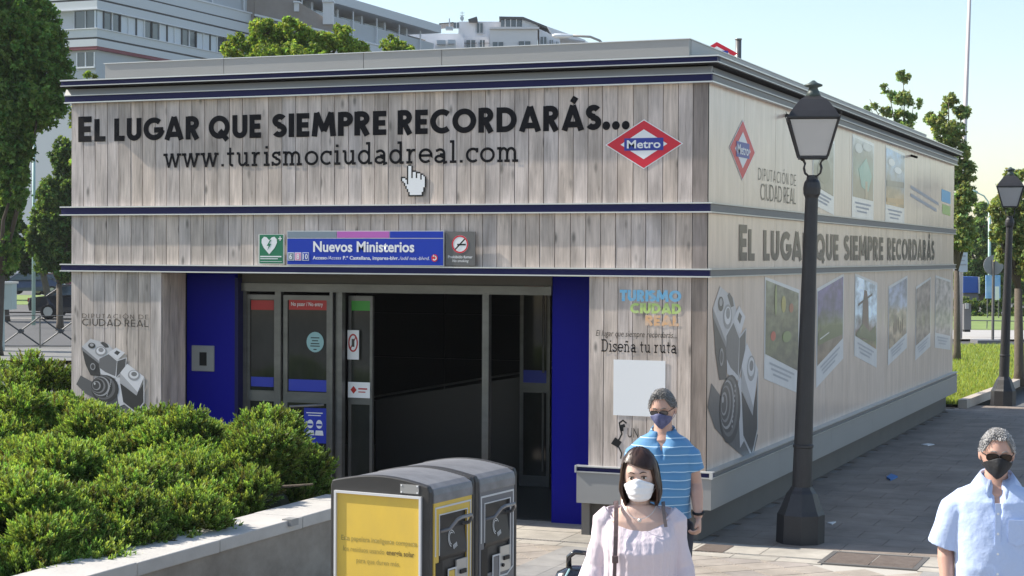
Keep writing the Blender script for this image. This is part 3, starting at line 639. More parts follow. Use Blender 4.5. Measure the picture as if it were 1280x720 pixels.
photo_print(8.85, 10.38, 4.14, 4.10, 3.07, 3.05, .26, [(0, (.34, .17, .04)), (.25, (.22, .14, .07)), (.34, (.12, .13, .15)), (.6, (.13, .2, .3)), (1, (.18, .36, .58))], 3, 'printed picture of a lagoon under blue sky', 4)
photo_print(2.13, 3.70, 2.40, 2.24, 1.36, 1.10, .25, [(0, (.05, .045, .03)), (.35, (.09, .10, .045)), (.6, (.12, .12, .06)), (1, (.15, .16, .11))], 4, 'printed picture of a green garden at night', 7)
photo_print(4.58, 6.10, 2.24, 2.40, 1.10, 1.36, .25, [(0, (.17, .11, .06)), (.3, (.13, .10, .07)), (.42, (.10, .13, .04)), (.6, (.08, .07, .16)), (1, (.12, .09, .24))], 5, 'printed picture of a field under a violet sky', 5)
photo_print(6.78, 8.32, 2.40, 2.26, 1.36, 1.12, .25, [(0, (.32, .19, .09)), (.12, (.10, .13, .04)), (.3, (.14, .09, .08)), (.5, (.50, .60, .68)), (1, (.58, .66, .72))], 6, 'printed picture of a windmill', 6)
photo_print(9.15, 10.70, 2.20, 2.34, 1.10, 1.28, .22, [(0, (.33, .24, .15)), (.3, (.36, .27, .18)), (.5, (.40, .32, .24)), (.6, (.30, .33, .40)), (1, (.22, .26, .38))], 7, 'printed picture of people on pale ground', 6)
photo_print(11.44, 12.88, 2.16, 2.30, 1.05, 1.20, .22, [(0, (.20, .16, .13)), (.5, (.17, .13, .12)), (1, (.24, .19, .17))], 8, 'printed picture in dull brown', 6)
photo_print(13.33, 15.05, 2.32, 2.22, 1.16, 1.04, .24, [(0, (.26, .22, .21)), (.5, (.30, .26, .24)), (1, (.36, .32, .30))], 9, 'faded printed picture by the far end', 6)
def picture_detail(name, polys):
    mb = MB()
    for i, (c_, pl) in enumerate(polys): mb.poly([(.0062+i*.0004, y, z) for y, z in pl], 0, c_)
    kp(name, mb, 'print_gloss')
picture_detail('windmill_print', [((.10, .045, .04), [(7.25, 1.55), (7.75, 1.52), (7.68, 2.0), (7.58, 2.16), (7.40, 2.18), (7.30, 2.0)]), ((.05, .03, .03), [(7.0, 1.98), (7.95, 2.10), (7.95, 2.13), (7.0, 2.01)]), ((.08, .12, .03), [(6.9, 1.64), (7.3, 1.75), (7.8, 1.62), (8.2, 1.70), (8.2, 1.48), (6.9, 1.60)])])
picture_detail('flower_print', [((.55, .06, .02), ell(2.5, 1.78, .11, .05)), ((.45, .38, .08), ell(2.95, 2.1, .10, .09)), ((.40, .12, .05), ell(3.3, 2.05, .10, .05)), ((.30, .34, .10), ell(2.6, 2.15, .05, .16)), ((.20, .28, .08), ell(3.1, 1.75, .2, .06))])
picture_detail('field_print', [((.10, .14, .03), [(4.65, 1.72), (5.2, 1.80), (6.04, 1.78), (6.04, 1.66), (5.2, 1.62), (4.65, 1.58)]), ((.70, .70, .68), [(4.75, 1.66), (5.25, 1.72), (5.25, 1.705), (4.75, 1.645)])])
picture_detail('crowd_print', [((.11, .06, .035), ell(9.6+k*.17, 1.60+.03*(k % 3), .045, .10, 0, 8)) for k in range(5)])
picture_detail('turquoise_print', [((.03, .30, .27), [(6.95, 3.72), (7.45, 3.88), (7.85, 3.66), (7.6, 3.45), (7.15, 3.50)]), ((.35, .25, .16), [(7.4, 3.36), (7.55, 3.36), (7.55, 3.58), (7.4, 3.58)]), ((.48, .50, .52), ell(6.95, 3.98, .25, .06)), ((.46, .48, .50), ell(7.5, 4.02, .3, .05))])
picture_detail('lagoon_print', [((.62, .66, .72), ell(9.3, 3.92, .25, .05)), ((.66, .70, .76), ell(9.8, 3.83, .3, .045)), ((.06, .06, .08), [(8.92, 3.66), (10.3, 3.68), (10.3, 3.60), (8.92, 3.58)]), ((.42, .20, .04), [(8.92, 3.42), (10.3, 3.44), (10.3, 3.36), (8.92, 3.36)])])
picture_detail('tree_print', [((.24, .25, .25), ell(4.6, 3.85, .2, .08)), ((.03, .035, .02), ell(4.9, 3.6, .35, .15)), ((.25, .24, .22), ell(5.1, 3.86, .2, .06))])
mb = MB()
for (ya, yb, za, zb) in ((10.9, 13.6, 3.62, 3.44), (10.9, 13.4, 3.50, 3.33)): mb.poly([(.003, ya, za), (.003, yb, zb), (.003, yb, zb+.05), (.003, ya, za+.05)])
kp('caption', mb, 'caption_grey')
kp('logo_patch', MB().poly([(.003, 13.9, 3.52), (.003, 14.9, 3.5), (.003, 14.9, 3.7), (.003, 13.9, 3.72)]), 'logo_cyan'); kp('logo_patch', MB().poly([(.003, 14.0, 3.32), (.003, 14.9, 3.3), (.003, 14.9, 3.46), (.003, 14.0, 3.48)]), 'logo_lime')
# small clamp lights under the side cornice
for y, z in ((3.0, 4.10), (10.9, 4.1)): kp('bracket', MB().tube([(.005, y, z), (.10, y-.05, z-.03)], .018, 8), 'black')

# ---- signs on the ledge over the doors
sg = thing('station_sign', 'long blue station name sign over the doors reading Nuevos Ministerios', 'sign', (-3.44, -.02, 2.495))
def sp(name, mb, m, p=sg):
    me = mb if isinstance(mb, bpy.types.Mesh) else mb.mesh(name, m); o = link(name, me, p); return o
sp('backing', MB().box(-4.295, -2.585, -.052, -.02, 2.495, 2.835), 'alu_light')
sp('sign_board', MB().box(-4.287, -2.593, -.058, -.052, 2.502, 2.757), 'sign_blue')
for a, b, m in ((-4.287, -3.74, 'sign_greyblue'), (-3.732, -3.165, 'sign_violet'), (-3.157, -2.593, 'sign_blue')): sp('line_stripe', MB().box(a, b, -.058, -.052, 2.765, 2.828), m)
sp('lettering', font_text('Nuevos Ministerios', (-3.995, -.059, 2.63), (-2.895, -.059, 2.63), .100, bold=.026, lift=.001), None)
for x, n, m in ((-4.245, '6', 'sign_greyblue'), (-4.165, '8', 'pink_number'), (-4.08, '10', 'sign_blue')):
    nb = sp('number_tile', MB().box(x-.035, x+.037, -.0605, -.058, 2.54, 2.62), 'white_print'); 
    t = MB().box(x-.029, x+.031, -.062, -.0605, 2.546, 2.614).mesh('number_field', m); link('number_field', t, nb, (0, 0, 0))
    hw = .016 if n != '10' else .026; link('lettering', font_text(n, (x-hw, -.0622, 2.555), (x+hw, -.0622, 2.555), .05, bold=.02, lift=.0008), nb, (0, 0, 0))
sp('lettering', font_text('Acceso', (-4.0, -.059, 2.553), (-3.845, -.059, 2.553), .034, bold=.02, lift=.001), None)
sp('lettering', font_text('/Access', (-3.84, -.059, 2.553), (-3.685, -.059, 2.553), .034, shear=.25, lift=.001), None)
sp('lettering', font_text('P.º Castellana, impares-blvr.', (-3.665, -.059, 2.553), (-3.06, -.059, 2.553), .034, bold=.02, lift=.001), None)
sp('lettering', font_text('/odd nos.-blvrd.', (-3.055, -.059, 2.553), (-2.735, -.059, 2.553), .034, shear=.25, lift=.001), None)
sp('arrow_mark', MB().poly([(-2.68+.034*math.cos(t), -.0605, 2.572+.036*math.sin(t)) for t in np.linspace(2*PI, 0, 21)[:-1]]), 'metro_red')
mb = MB()
for q in ribbon(arc(-2.68, 2.572, .018, .018, 110, -150, 10)[::-1], .011): mb.poly([(a, -.062, b) for a, b in q])
mb.poly([(-2.70, -.062, 2.585), (-2.67, -.062, 2.585), (-2.69, -.062, 2.605)]); sp('arrow_mark', mb, 'white_print')
ae = thing('defibrillator_sign', 'small green sign with a white heart and lightning bolt left of the blue sign', 'sign', (-4.47, -.02, 2.495))
sp('sign_board', MB().box(-4.625, -4.33, -.04, -.03, 2.5, 2.80), 'alu_light', ae); sp('sign_board', MB().box(-4.61, -4.345, -.045, -.04, 2.51, 2.795), 'sign_green', ae)
hp = [(0, -.085), (-.062, -.02), (-.088, .03), (-.085, .065), (-.06, .09), (-.03, .085), (0, .055), (.03, .085), (.06, .09), (.085, .065), (.088, .03), (.062, -.02)]
sp('heart', MB().poly([(-4.498+a, -.0462, 2.685+b) for a, b in hp][::-1]), 'white_print', ae)
sp('lightning_bolt', MB().poly([(-4.498+a, -.0475, 2.685+b) for a, b in [(.01, .06), (-.028, .0), (-.005, .0), (-.02, -.045), (.025, .02), (.0, .02), (.025, .06)]]), 'sign_green', ae)
sp('cross', MB().box(-4.395, -4.355, -.0465, -.045, 2.752, 2.762).box(-4.380, -4.370, -.0464, -.045, 2.735, 2.752).box(-4.380, -4.370, -.0464, -.045, 2.762, 2.779), 'white_print', ae)
sp('caption', MB().box(-4.60, -4.36, -.046, -.045, 2.572, 2.584).box(-4.60, -4.40, -.046, -.045, 2.552, 2.56).box(-4.60, -4.355, -.046, -.045, 2.526, 2.53), 'white_print', ae)
ns = thing('no_smoking_sign', 'small brown no smoking sign right of the blue sign', 'sign', (-2.42, -.02, 2.495))
sp('sign_board', MB().box(-2.57, -2.265, -.045, -.03, 2.5, 2.825), 'sign_brown', ns)
sp('prohibition_disc', MB().poly([(-2.42+.086*math.cos(t), -.0465, 2.705+.086*math.sin(t)) for t in np.linspace(2*PI, 0, 29)[:-1]]), 'white_print', ns)
mb = MB()
for q in ribbon([(-2.42+.078*math.cos(t), 2.705+.078*math.sin(t)) for t in np.linspace(0, 2*PI, 29)], .014): mb.poly([(a, -.048, b) for a, b in q])
sp('prohibition_ring', mb, 'metro_red', ns); sp('cigarette', MB().box(-2.45, -2.36, -.048, -.0465, 2.695, 2.709), 'black', ns)
mb = MB()
for q in ribbon([(-2.47, 2.655), (-2.37, 2.755)], .013): mb.poly([(a, -.0495, b) for a, b in q])
sp('prohibition_bar', mb, 'black', ns)
sp('lettering', font_text('Prohibido fumar', (-2.545, -.046, 2.572), (-2.29, -.046, 2.572), .026, bold=.01, lift=.001), None, ns)
sp('lettering', font_text('No smoking', (-2.50, -.046, 2.535), (-2.33, -.046, 2.535), .026, shear=.2, lift=.001), None, ns)
# roof sign + vent pipe
rs = thing('roof_metro_sign', 'red metro diamond sign standing on the roof behind the parapet', 'sign', (-.75, 4.5, 4.45))
c = Vector((-.75, 4.5, 0)); px = at(896, 67, (c-Vector(CAM)).dot(_fw))
c = Vector((px.x, px.y, px.z)); rx = Vector((math.cos(YAW-.2), math.sin(YAW-.2), 0)); nn = rx.cross(Vector((0, 0, 1)))
rs.location = (c.x, c.y, 4.45)
def dia3(k, d0, d1): return [c+rx*(.24*k)-nn*0+nn*d0, c+Vector((0, 0, .135*k))+nn*d0, c-rx*(.24*k)+nn*d0, c-Vector((0, 0, .135*k))+nn*d0]
link('sign_plate', MB().prism(dia3(1, 0, 0), -nn*.05).mesh('sign_plate', 'metro_red'), rs); link('sign_field', MB().prism(dia3(.62, .003, 0), nn*.002).mesh('sign_field', 'white_print'), rs)
link('sign_band', MB().prism([c+rx*a+Vector((0, 0, b))+nn*.007 for a, b in ((-.13, -.03), (.13, -.03), (.13, .03), (-.13, .03))], nn*.002).mesh('sign_band', 'metro_blue'), rs)
link('bracket', MB().tube([(c.x, c.y, 4.45), (c.x, c.y, c.z-.12)], .02, 8).mesh('bracket', 'steel'), rs)
p = at(923, 60, (Vector((-.8, 6, 0))-Vector(CAM)).dot(_fw)); me = MB().tube([(p.x, p.y, 4.45), (p.x, p.y, p.z+.10)], .038, 12).tube([(p.x, p.y, p.z+.10), (p.x, p.y, p.z+.115)], .045, 12).mesh('vent_pipe', 'steel', True)
o = link('vent_pipe', me, label='short grey metal pipe rising from the roof', cat='pipe')

# ================================================================== GROUND
def sheet(name, pts, z, m, kind='structure'): 
    return link(name, MB().poly([(p[0], p[1], z) for p in pts]).mesh(name, m), kind=kind)
sheet('ground', [(-480, -60), (480, -60), (480, 620), (-480, 620)], -.16, 'ground')
plaza_pts = [(-14, -30), (30, -30), (30, 16.6), (1.5, 17.2), (.3, 16.3), (-.5, 16.4), (-14, 16.4)]
plaza = sheet('plaza', plaza_pts, -.014, 'joint_dark')
strip = sheet('paving_bed', [(-2.3, -3.6), (5, -3.6), (5, -.10), (-2.3, -.10)], -.010, 'joint_light')
def inview(p, mg=60):
    u, v = proj(p); return -mg < u < 1280+mg and -mg < v < 720+mg
# cream slabs in front of the doors
i = 0; y = .60
slabc = [('slab_cream', .50)]
for (ya, yb) in ((-.40, .09), (.10, .66)):
    x = -5.6
    while x < 4.6:
        wd = .62; 
        if inview((x, ya, 0)) and not (x > -1.1 and ya > -.2 and x < .05) and not (x > 0 and ya > .05): 
            link('paving_slab', MB().box(x+.004, x+wd-.004, ya+.004, yb-.004, -.012, .0).mesh('paving_slab', 'slab_cream'), plaza)
        x += wd
# drain grate
dr = thing('drain_channel', 'narrow metal drain channel running across the paving before the doors', 'drain', (-3, -.44, 0))
link('channel_frame', MB().box(-5.6, 4.6, -.462, -.458, -.012, .002).box(-5.6, 4.6, -.412, -.408, -.012, .002).mesh('channel_frame', 'joint_light'), dr)
mb = MB(); x = -2.6
while x < .4: mb.box(x, x+.018, -.457, -.413, -.010, -.002); x += .036
link('grating', mb.mesh('grating', 'iron_brown'), dr, kind='stuff')
# small square setts laid diagonally, with straight grey bands
ts = .30; me_p = [MB().box(-.143, .143, -.143, .143, -.012, 0).mesh('paving_tile', 'paver_pink')]
me_g = MB().box(.004, .30, .004, .60, -.012, 0).mesh('paving_tile', 'paver_grey')
bands = [(-1.12, -.52), (2.05, 2.65)]
for i in range(-30, 40):
    for j in range(-30, 40):
        a, b = i*ts, j*ts; x = (a-b)*.7071+.1; y = (a+b)*.7071-2
        if not (-3.4 < y < -.42 and -2.6 < x < 4.6) or any(p[0]+.22 < x < p[1]-.22 for p in bands): continue
        if 1.0 < x < 2.15 and y > -.80: continue
        if inview((x, y, 0), 25): 
            o = link('paving_tile', me_p[0], strip, (x, y, -.003)); o.rotation_euler.z = PI/4
for a, b in bands:
    for k in range(2):
        y = -.49
        while y > -3.2:
            y -= .60; p = (a+k*.30, y, 0)
            if inview(p, 60): link('paving_tile', me_g, strip, (p[0], p[1], -.0015))
x = -2.4
while x < 4.8:     # header course along the building line
    if inview((x, -.6, 0)) and not 1.0 < x+.2 < 2.15: link('paving_tile', MB().box(x+.004, x+.396, -.655, -.47, -.012, 0).mesh('paving_tile', 'slab_cream'), strip)
    x += .4
# iron cover let into the paving
ic = thing('utility_cover', 'rusty rectangular iron inspection cover set in the sunlit paving', 'cover', (1.55, -.28, 0))
link('cover_frame', MB().box(1.16, 2.0, -.62, -.575, -.01, .004).box(1.16, 2.0, .0, .045, -.01, .004).box(1.16, 1.205, -.575, 0, -.01, .004).box(1.955, 2.0, -.575, 0, -.01, .004).mesh('cover_frame', 'plinth_grey'), ic)
link('cover_plate', MB().box(1.21, 1.575, -.57, -.005, -.01, .002).box(1.585, 1.95, -.57, -.005, -.01, .002).mesh('cover_plate', 'iron_brown'), ic)
# second half-hidden cover by the walking man
ic2 = thing('small_utility_cover', 'small brown iron cover beside the building corner', 'cover', (.30, -.25, 0))
link('cover_plate', MB().box(.02, .28, -.42, -.04, -.01, .0035).mesh('cover_plate', 'iron_brown'), ic2)
# slabs of the plaza beside the building (the far ones joined)
mf = MB(); cnt = 0; j = 0; y = .10
me_s = MB().box(.003, .597, .003, .397, -.012, -.001).mesh('paving_slab', 'slab_plaza')
while y < 16.2:
    x = .0 - (.3 if j % 2 else 0)
    while x < 13:
        c_ = (x+.3, y+.2, 0)
        if x > -.45 and inview(c_, 700):
            if cnt < 290 and y < 7 and inview(c_, 25): link('paving_slab', me_s, plaza, (x, y, 0)); cnt += 1
            else: mf.box(x+.003, x+.597, y+.003, y+.397, -.012, -.001)
        x += .6
    y += .4; j += 1
link('paving_slabs', mf.mesh('paving_slabs', 'slab_plaza'), plaza, kind='stuff')
# litter
rngl = random.Random(8)
o = link('litter', MB().prism([G(1108, 598), G(1113, 601), G(1122, 597), G(1114, 594)], (0, 0, .02)).mesh('litter', mat('litter_blue', (.02, .16, .45))), label='scrap of bright blue litter on the shaded paving', cat='litter')
o = link('litter', MB().prism([G(1034, 654), G(1040, 656), G(1045, 653)], (0, 0, .01)).mesh('litter', 'white_print'), label='tiny white paper scrap on the paving right of the lamp post foot', cat='litter')
o = link('litter', MB().prism([G(1152, 556), G(1160, 557.5), G(1168, 556), G(1160, 555)], (0, 0, .01)).mesh('litter', 'white_print'), label='flat white paper scrap far along the shaded paving', cat='litter')

# lawn at the right with stone kerb
def foliage_mesh(name, base_v, base_f, T, Rm, Sc, cols, tipcol=None, matname='foliage', smooth=False, tipmask=None):
    """instances of a small base mesh, merged: T (n,3), Rm (n,3,3), Sc (n,), cols (n,3)"""
    n = len(T); bv = np.asarray(base_v, float); k = len(bv)
    V = np.einsum('nij,kj->nki', Rm, bv)*Sc[:, None, None]+T[:, None, :]
    bf = np.asarray(base_f); q = bf.shape[1]; Fc = (bf[None]+(np.arange(n)*k)[:, None, None]).reshape(-1)
    me = bpy.data.meshes.new(name); me.vertices.add(n*k); me.vertices.foreach_set('co', V.reshape(-1))
    nf = n*len(bf); me.loops.add(nf*q); me.loops.foreach_set('vertex_index', Fc.astype(np.int32))
    me.polygons.add(nf); me.polygons.foreach_set('loop_start', (np.arange(nf)*q).astype(np.int32))
    try: me.polygons.foreach_set('loop_total', np.full(nf, q, np.int32))
    except Exception: pass
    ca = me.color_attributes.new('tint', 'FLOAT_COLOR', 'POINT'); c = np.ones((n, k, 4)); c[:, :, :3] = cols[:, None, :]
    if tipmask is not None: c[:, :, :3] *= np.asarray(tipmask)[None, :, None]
    ca.data.foreach_set('color', c.reshape(-1)); me.materials.append(M[matname]); me.update(calc_edges=True); me.validate(); return me
def rot_from(dirs, roll, rg):
    z = dirs/np.linalg.norm(dirs, axis=1, keepdims=True); a = np.cross(z, rg.normal(size=z.shape)); a /= np.linalg.norm(a, axis=1, keepdims=True); b = np.cross(z, a)
    return np.stack([a, b, z], axis=2)
lawn_pts = [G(1150, 508), G(1204, 509.5), G(1222, 501), G(1252, 489), G(1282, 474), G(1330, 452), G(1420, 441), G(1420, 433.5), G(1050, 433.5), G(1050, 470)]
sheet('lawn', lawn_pts, .05, 'grass')
ker = [G(1203, 510.5), G(1222, 503), G(1253, 491), G(1283, 477), G(1335, 455), G(1440, 442)]
kb = thing('lawn_kerb', 'pale stone kerb curving along the edge of the lawn', 'kerb', (ker[0].x, ker[0].y, 0))
for i in range(len(ker)-1):
    a, b = ker[i], ker[i+1]; nseg = max(1, int((b-a).length/1.2)); 
    for k in range(nseg):
        p, q = a.lerp(b, k/nseg), a.lerp(b, (k+1)/nseg); d = (q-p).normalized(); s_ = Vector((-d.y, d.x, 0))*.075; p = p+d*.006; q = q-d*.006
        link('kerb_stone', MB().prism([p-s_, q-s_, q+s_, p+s_], (0, 0, .15)).mesh('kerb_stone', 'kerb'), kb)
# grass blades
def pin(poly, x, y):
    ins = np.zeros(len(x), bool); n = len(poly)
    for i in range(n):
        x1, y1, x2, y2 = poly[i][0], poly[i][1], poly[(i+1) % n][0], poly[(i+1) % n][1]
        cnd = ((y1 > y) != (y2 > y)) & (x < (x2-x1)*(y-y1)/(y2-y1+1e-12)+x1); ins ^= cnd
    return ins
xs = np.array([p.x for p in lawn_pts]); ys = np.array([p.y for p in lawn_pts]); N_ = 60000
px, py = rng.uniform(max(xs.min(), -4), min(xs.max(), 8), N_), ys.min()+(ys.max()-ys.min())*rng.uniform(0, 1, N_)**1.7
ok = pin(lawn_pts, px, py); px, py = px[ok], py[ok]; n = len(px)
dirs = np.stack([rng.normal(0, .35, n), rng.normal(0, .35, n), np.ones(n)], 1)
cl = np.array([.30, .38, .10])*rng.uniform(.6, 1.3, (n, 1))*np.stack([rng.uniform(.85, 1.25, n), np.ones(n), rng.uniform(.7, 1.2, n)], 1)
me = foliage_mesh('grass_blades', [(-.012, 0, 0), (.012, 0, 0), (0, .01, .10)], [(0, 1, 2)], np.stack([px, py, np.full(n, .05)], 1), rot_from(dirs, 0, rng), rng.uniform(.5, 1.1, n), cl)
link('grass_blades', me, kind='stuff', label='short sunlit grass of the lawn', cat='grass')

# street behind, on both sides (runs square to the view)
def band(name, u0, u1, d0, d1, z, m): return sheet(name, [gd(u0, d0), gd(u1, d0), gd(u1, d1), gd(u0, d1)], z, m)
band('road', -900, 520, 50.5, 80, -.10, 'asphalt')
mat('pavement_worn', (.20, .195, .185), .9, noise=(.5, .6, (.15, .147, .14)))
band('pavement', -900, 520, 44, 50.4, -.06, 'pavement_worn')
band('road_marking', -900, 520, 73.2, 73.7, -.094, 'joint_light')
band('pavement_beyond_road', -900, 520, 80, 91, -.05, 'plinth_grey')
band('lawn_beyond_road', -900, 520, 91, 112, -.04, 'grass')
band('road_right', 1000, 1700, 49, 57.5, -.10, 'asphalt'); band('pavement_right', 1000, 1700, 57.6, 65, -.04, 'pavement_far')
band('lawn_right', 1000, 1700, 65, 80, -.03, 'grass')
band('far_kerb', 1000, 1700, 57.4, 57.6, .03, 'kerb')

# ================================================================== LAMP POSTS
def lamp(name, label):
    t = thing(name, label, 'street lamp', world=False, group='old-style street lamps along the building'); P = lambda n, mb, m, par=t, s=False: link(n, mb.mesh(n, m, s), par)
    lean = .09; LX = lambda z: lean*(z/3.6)
    def lat(prof, n=20): 
        mb = MB(); mb.loft([[(LX(z)+r*math.cos(2*PI*i/n), r*math.sin(2*PI*i/n), z) for i in range(n)] for r, z in prof]); return mb
    b = P('base', lat([(.225, 0), (.225, .05), (.222, .27), (.20, .31), (.165, .40), (.14, .47), (.115, .50), (.10, .53)], 8), 'lamp_iron')
    P('post', lat([(.092, .53), (.088, .9), (.096, .91), (.096, .93), (.086, .94), (.060, 3.28), (.066, 3.30), (.078, 3.32), (.082, 3.38), (.074, 3.43), (.055, 3.46), (.05, 3.50)]), 'lamp_iron', s=False)
    x0 = LX(3.6)
    for k in range(4):      # scrolled supports
        a = PI/4+k*PI/2; c, s = math.cos(a), math.sin(a)
        P('bracket', MB().tube([(x0+c*r, s*r, z) for r, z in ((.03, 3.46), (.05, 3.49), (.10, 3.52), (.115, 3.57), (.10, 3.61), (.12, 3.64), (.165, 3.665))], .009, 6), 'lamp_iron')
    def sq(h, z): return [(x0+a*h, b*h, z) for a, b in ((-1, -1), (1, -1), (1, 1), (-1, 1))]
    lan = P('lantern', MB().loft([sq(.135, 3.655), sq(.135, 3.675)]).loft([sq(.225, 4.02), sq(.245, 4.03), sq(.245, 4.045)]), 'lamp_iron')
    for k in range(4):
        p, q = sq(.132, 3.675)[k], sq(.228, 4.02)[k]; P('frame_bar', MB().tube([p, q], .012, 6), 'lamp_iron', lan)
        p2, q2 = sq(.132, 3.675)[(k+1) % 4], sq(.228, 4.02)[(k+1) % 4]; f = .96
        g = [Vector(z) for z in (p, p2, q2, q)]; cc = sum(g, Vector())/4
        g = [cc+(z-cc)*.97 for z in g]; nrm = (g[1]-g[0]).cross(g[3]-g[0]).normalized()
        P('glass_pane', MB().prism([z-nrm*.006 for z in g], nrm*.004), 'lamp_glass', lan)
        P('spike', MB().tube([(q[0], q[1], 4.0), (q[0]+(q[0]-x0)*.12, q[1]*1.12, 4.085)], [.008, .003], 5), 'lamp_iron', lan)
    P('lamp_roof', MB().loft([sq(.235, 4.046), sq(.205, 4.10), sq(.12, 4.215), sq(.06, 4.25)]), 'lamp_iron', lan)
    mb = MB(); mb.loft([[(x0+r*math.cos(2*PI*i/14), r*math.sin(2*PI*i/14), z) for i in range(14)] for r, z in ((.08, 4.235), (.055, 4.29), (.04, 4.33), (.085, 4.345), (.085, 4.36), (.045, 4.375), (.03, 4.385), (.012, 4.40))]); P('finial', mb, 'lamp_finial', lan, True)
    return t
mat('lamp_finial', (.06, .085, .075), .5, noise=(20, .6, (.03, .035, .035)))
m = mat('lamp_glass', (.72, .70, .68), .55, noise=((3, 3, 3), .4, (.6, .57, .55)), trans=.35)
l1_ = lamp('street_lamp', 'black iron lantern lamp post standing in front of the building side'); l1_.location = (.775, .42, 0); l1_.rotation_euler.z = R(14)
l1_.scale = (.97, .97, .955)
l2_ = copytree(l1_); l2_['label'] = 'farther lantern lamp post standing on the kerb at the right edge'; l2_.location = (.68, 16.75, 0); l2_.rotation_euler.z = R(6)
M['lamp_iron_worn'] = mat('lamp_iron_worn', (.13, .115, .105), .6, .2, noise=(6, .6, (.09, .08, .075)))

# ================================================================== SOLAR LITTER BINS
mat('handle_grey', (.22, .22, .225), .4, .5)
def bin_(label, poster, front, loc, rz):
    t = thing('litter_bin', label, 'litter bin', world=False, group='pair of solar compacting bins'); P = lambda n, mb, m, par=t: link(n, mb.mesh(n, m), par)
    W2, D2 = .352, .275     # x half width, y half depth; hatch faces +x
    def arch(x, top=0.): return 1.224+.058*math.cos(x/W2*PI*.45)-.01+top
    xs = [W2*(-1+2*i/16) for i in range(17)]
    # body carcass
    b = P('body', MB().box(-W2+.012, W2-.014, -D2+.012, D2-.012, .06, 1.20), 'bin_charcoal')
    P('foot', MB().box(-W2+.05, W2-.05, -D2+.05, D2-.05, 0, .06), 'black')
    prof = [(x, arch(x)) for x in xs]
    sh = [(-W2, 1.0)]+[(-W2, 1.19), (-W2+.012, 1.225)]+prof[1:-1]+[(W2-.012, 1.225), (W2, 1.19), (W2, 1.0)]
    o = P('end_frame', MB().prism([(a, -D2, z) for a, z in [(-W2, .03)]+sh[1:-1]+[(W2, .03)]], (0, .045, 0)), 'bin_charcoal'); bevel(o, .008)
    o = P('end_frame', MB().prism([(a, D2-.035, z) for a, z in [(-W2, .03)]+sh[1:-1]+[(W2, .03)]], (0, .035, 0)), 'bin_charcoal'); bevel(o, .008)
    mb = MB(); lid = [(-W2+.004, 1.17), (-W2+.006, 1.205)]+[(x*.985, z-.004) for x, z in prof[1:-1]]+[(W2-.002, 1.205), (W2+.006, 1.17), (W2+.006, 1.12), (-W2+.004, 1.12)]
    o = P('lid', MB().prism([(a, -D2+.046, z) for a, z in lid], (0, 2*D2-.082, 0)), 'bin_lid'); bevel(o, .006)
    # hatch face (+x)
    y0, y1 = -D2+.05, D2-.04; x = W2
    P('front_frame', MB().box(x-.014, x, y0, y0+.06, .08, 1.12).box(x-.014, x, y1-.055, y1, .08, 1.12).box(x-.014, x, y0+.06, y1-.055, 1.045, 1.12).box(x-.014, x, y0+.06, y1-.055, .08, .60), front)
    def outl(pts, wd=.011):
        mb = MB()
        for q in ribbon(pts, wd): mb.prism([(x+.001, a, z) for a, z in q], (.003, 0, 0))
        return mb
    ya, yb = y0+.018, y1-.018
    P('outline', outl([(ya, .80), (ya, 1.09), (yb, 1.09), (yb, .60), (yb-.08, .56), (yb-.18, .56), (yb-.18, .70), (yb-.27, .70), (yb-.27, .55), (ya, .53), (ya, .10)]), 'bin_outline')
    P('outline', outl([(ya+.045, .80), (ya+.045, 1.045), (yb-.04, 1.045), (yb-.04, .63)], .007), 'bin_outline')
    P('hopper', MB().box(x-.10, x-.02, y0+.06, y1-.055, .60, 1.045).prism([(x-.02, y0+.065, .80), (x-.02, y0+.065, 1.0), (x-.06, y0+.065, 1.04)], (0, y1-y0-.125, 0)), 'black')
    o = P('hopper_door', MB().prism([(x-.012, y0+.07, .76), (x+.006, y0+.07, .79), (x-.012, y0+.07, .955), (x-.04, y0+.07, .97)], (0, y1-y0-.135, 0)), 'bin_charcoal'); bevel(o, .006)
    mb = MB()
    for r0, a0, a1 in ((.050, 30, 250), (.036, 60, 250)):
        for q in ribbon(arc(0, 0, r0*.8, r0, a0, a1, 12), .006): mb.poly([(x+.001-(zz)*.10, -.01+a, .885+zz) for a, zz in q])
    for k in range(4): mb.add([(x+.009, .0+.012*k, .82+.004*k), (x+.009, .008+.012*k, .82+.004*k), (x+.004, .008+.012*k, .845+.004*k), (x+.004, .012*k, .845+.004*k)], [(0, 1, 2, 3)])
    P('logo', mb, 'bin_outline')
    P('handle', MB().tube([(x-.03, y0+.10, .935), (x+.035, y0+.13, .955), (x+.065, y0+.17, 1.01), (x+.075, y0+.20, 1.02), (x+.075, y1-.14, 1.02), (x+.06, y1-.105, 1.00), (x+.03, y1-.085, .965), (x-.03, y1-.08, .95)], .011, 8), 'handle_grey')
    P('lock_plate', MB().box(x-.008, x+.002, yb-.17, yb-.03, .585, .745), 'alu'); P('lock', MB().box(x+.002, x+.012, yb-.13, yb-.06, .655, .68).tube([(x, yb-.14, .625), (x+.012, yb-.14, .625)], .012, 8), 'black')
    P('pedal_box', MB().box(x-.006, x+.002, ya+.005, ya+.085, .58, .76), 'black')
    P('text_plate', MB().box(x-.005, x+.001, yb-.26, yb-.19, .57, .69), front)
    return t, P, W2, D2
tb, P, W2, D2 = bin_('yellow front litter bin with a yellow poster on its end and black arched frame', 1, 'bin_yellow', None, 0)
BR = R(-6); bc = Vector((-.315, -5.68, 0))
tb.location = bc; tb.rotation_euler.z = BR
ps = link('poster', MB().box(-.305, .292, -D2-.002, -D2+.002, .14, 1.155).mesh('poster', 'bin_yellow'), tb)
mb = MB(); z0, z1, xa, xb = .13, 1.165, -.315, .302
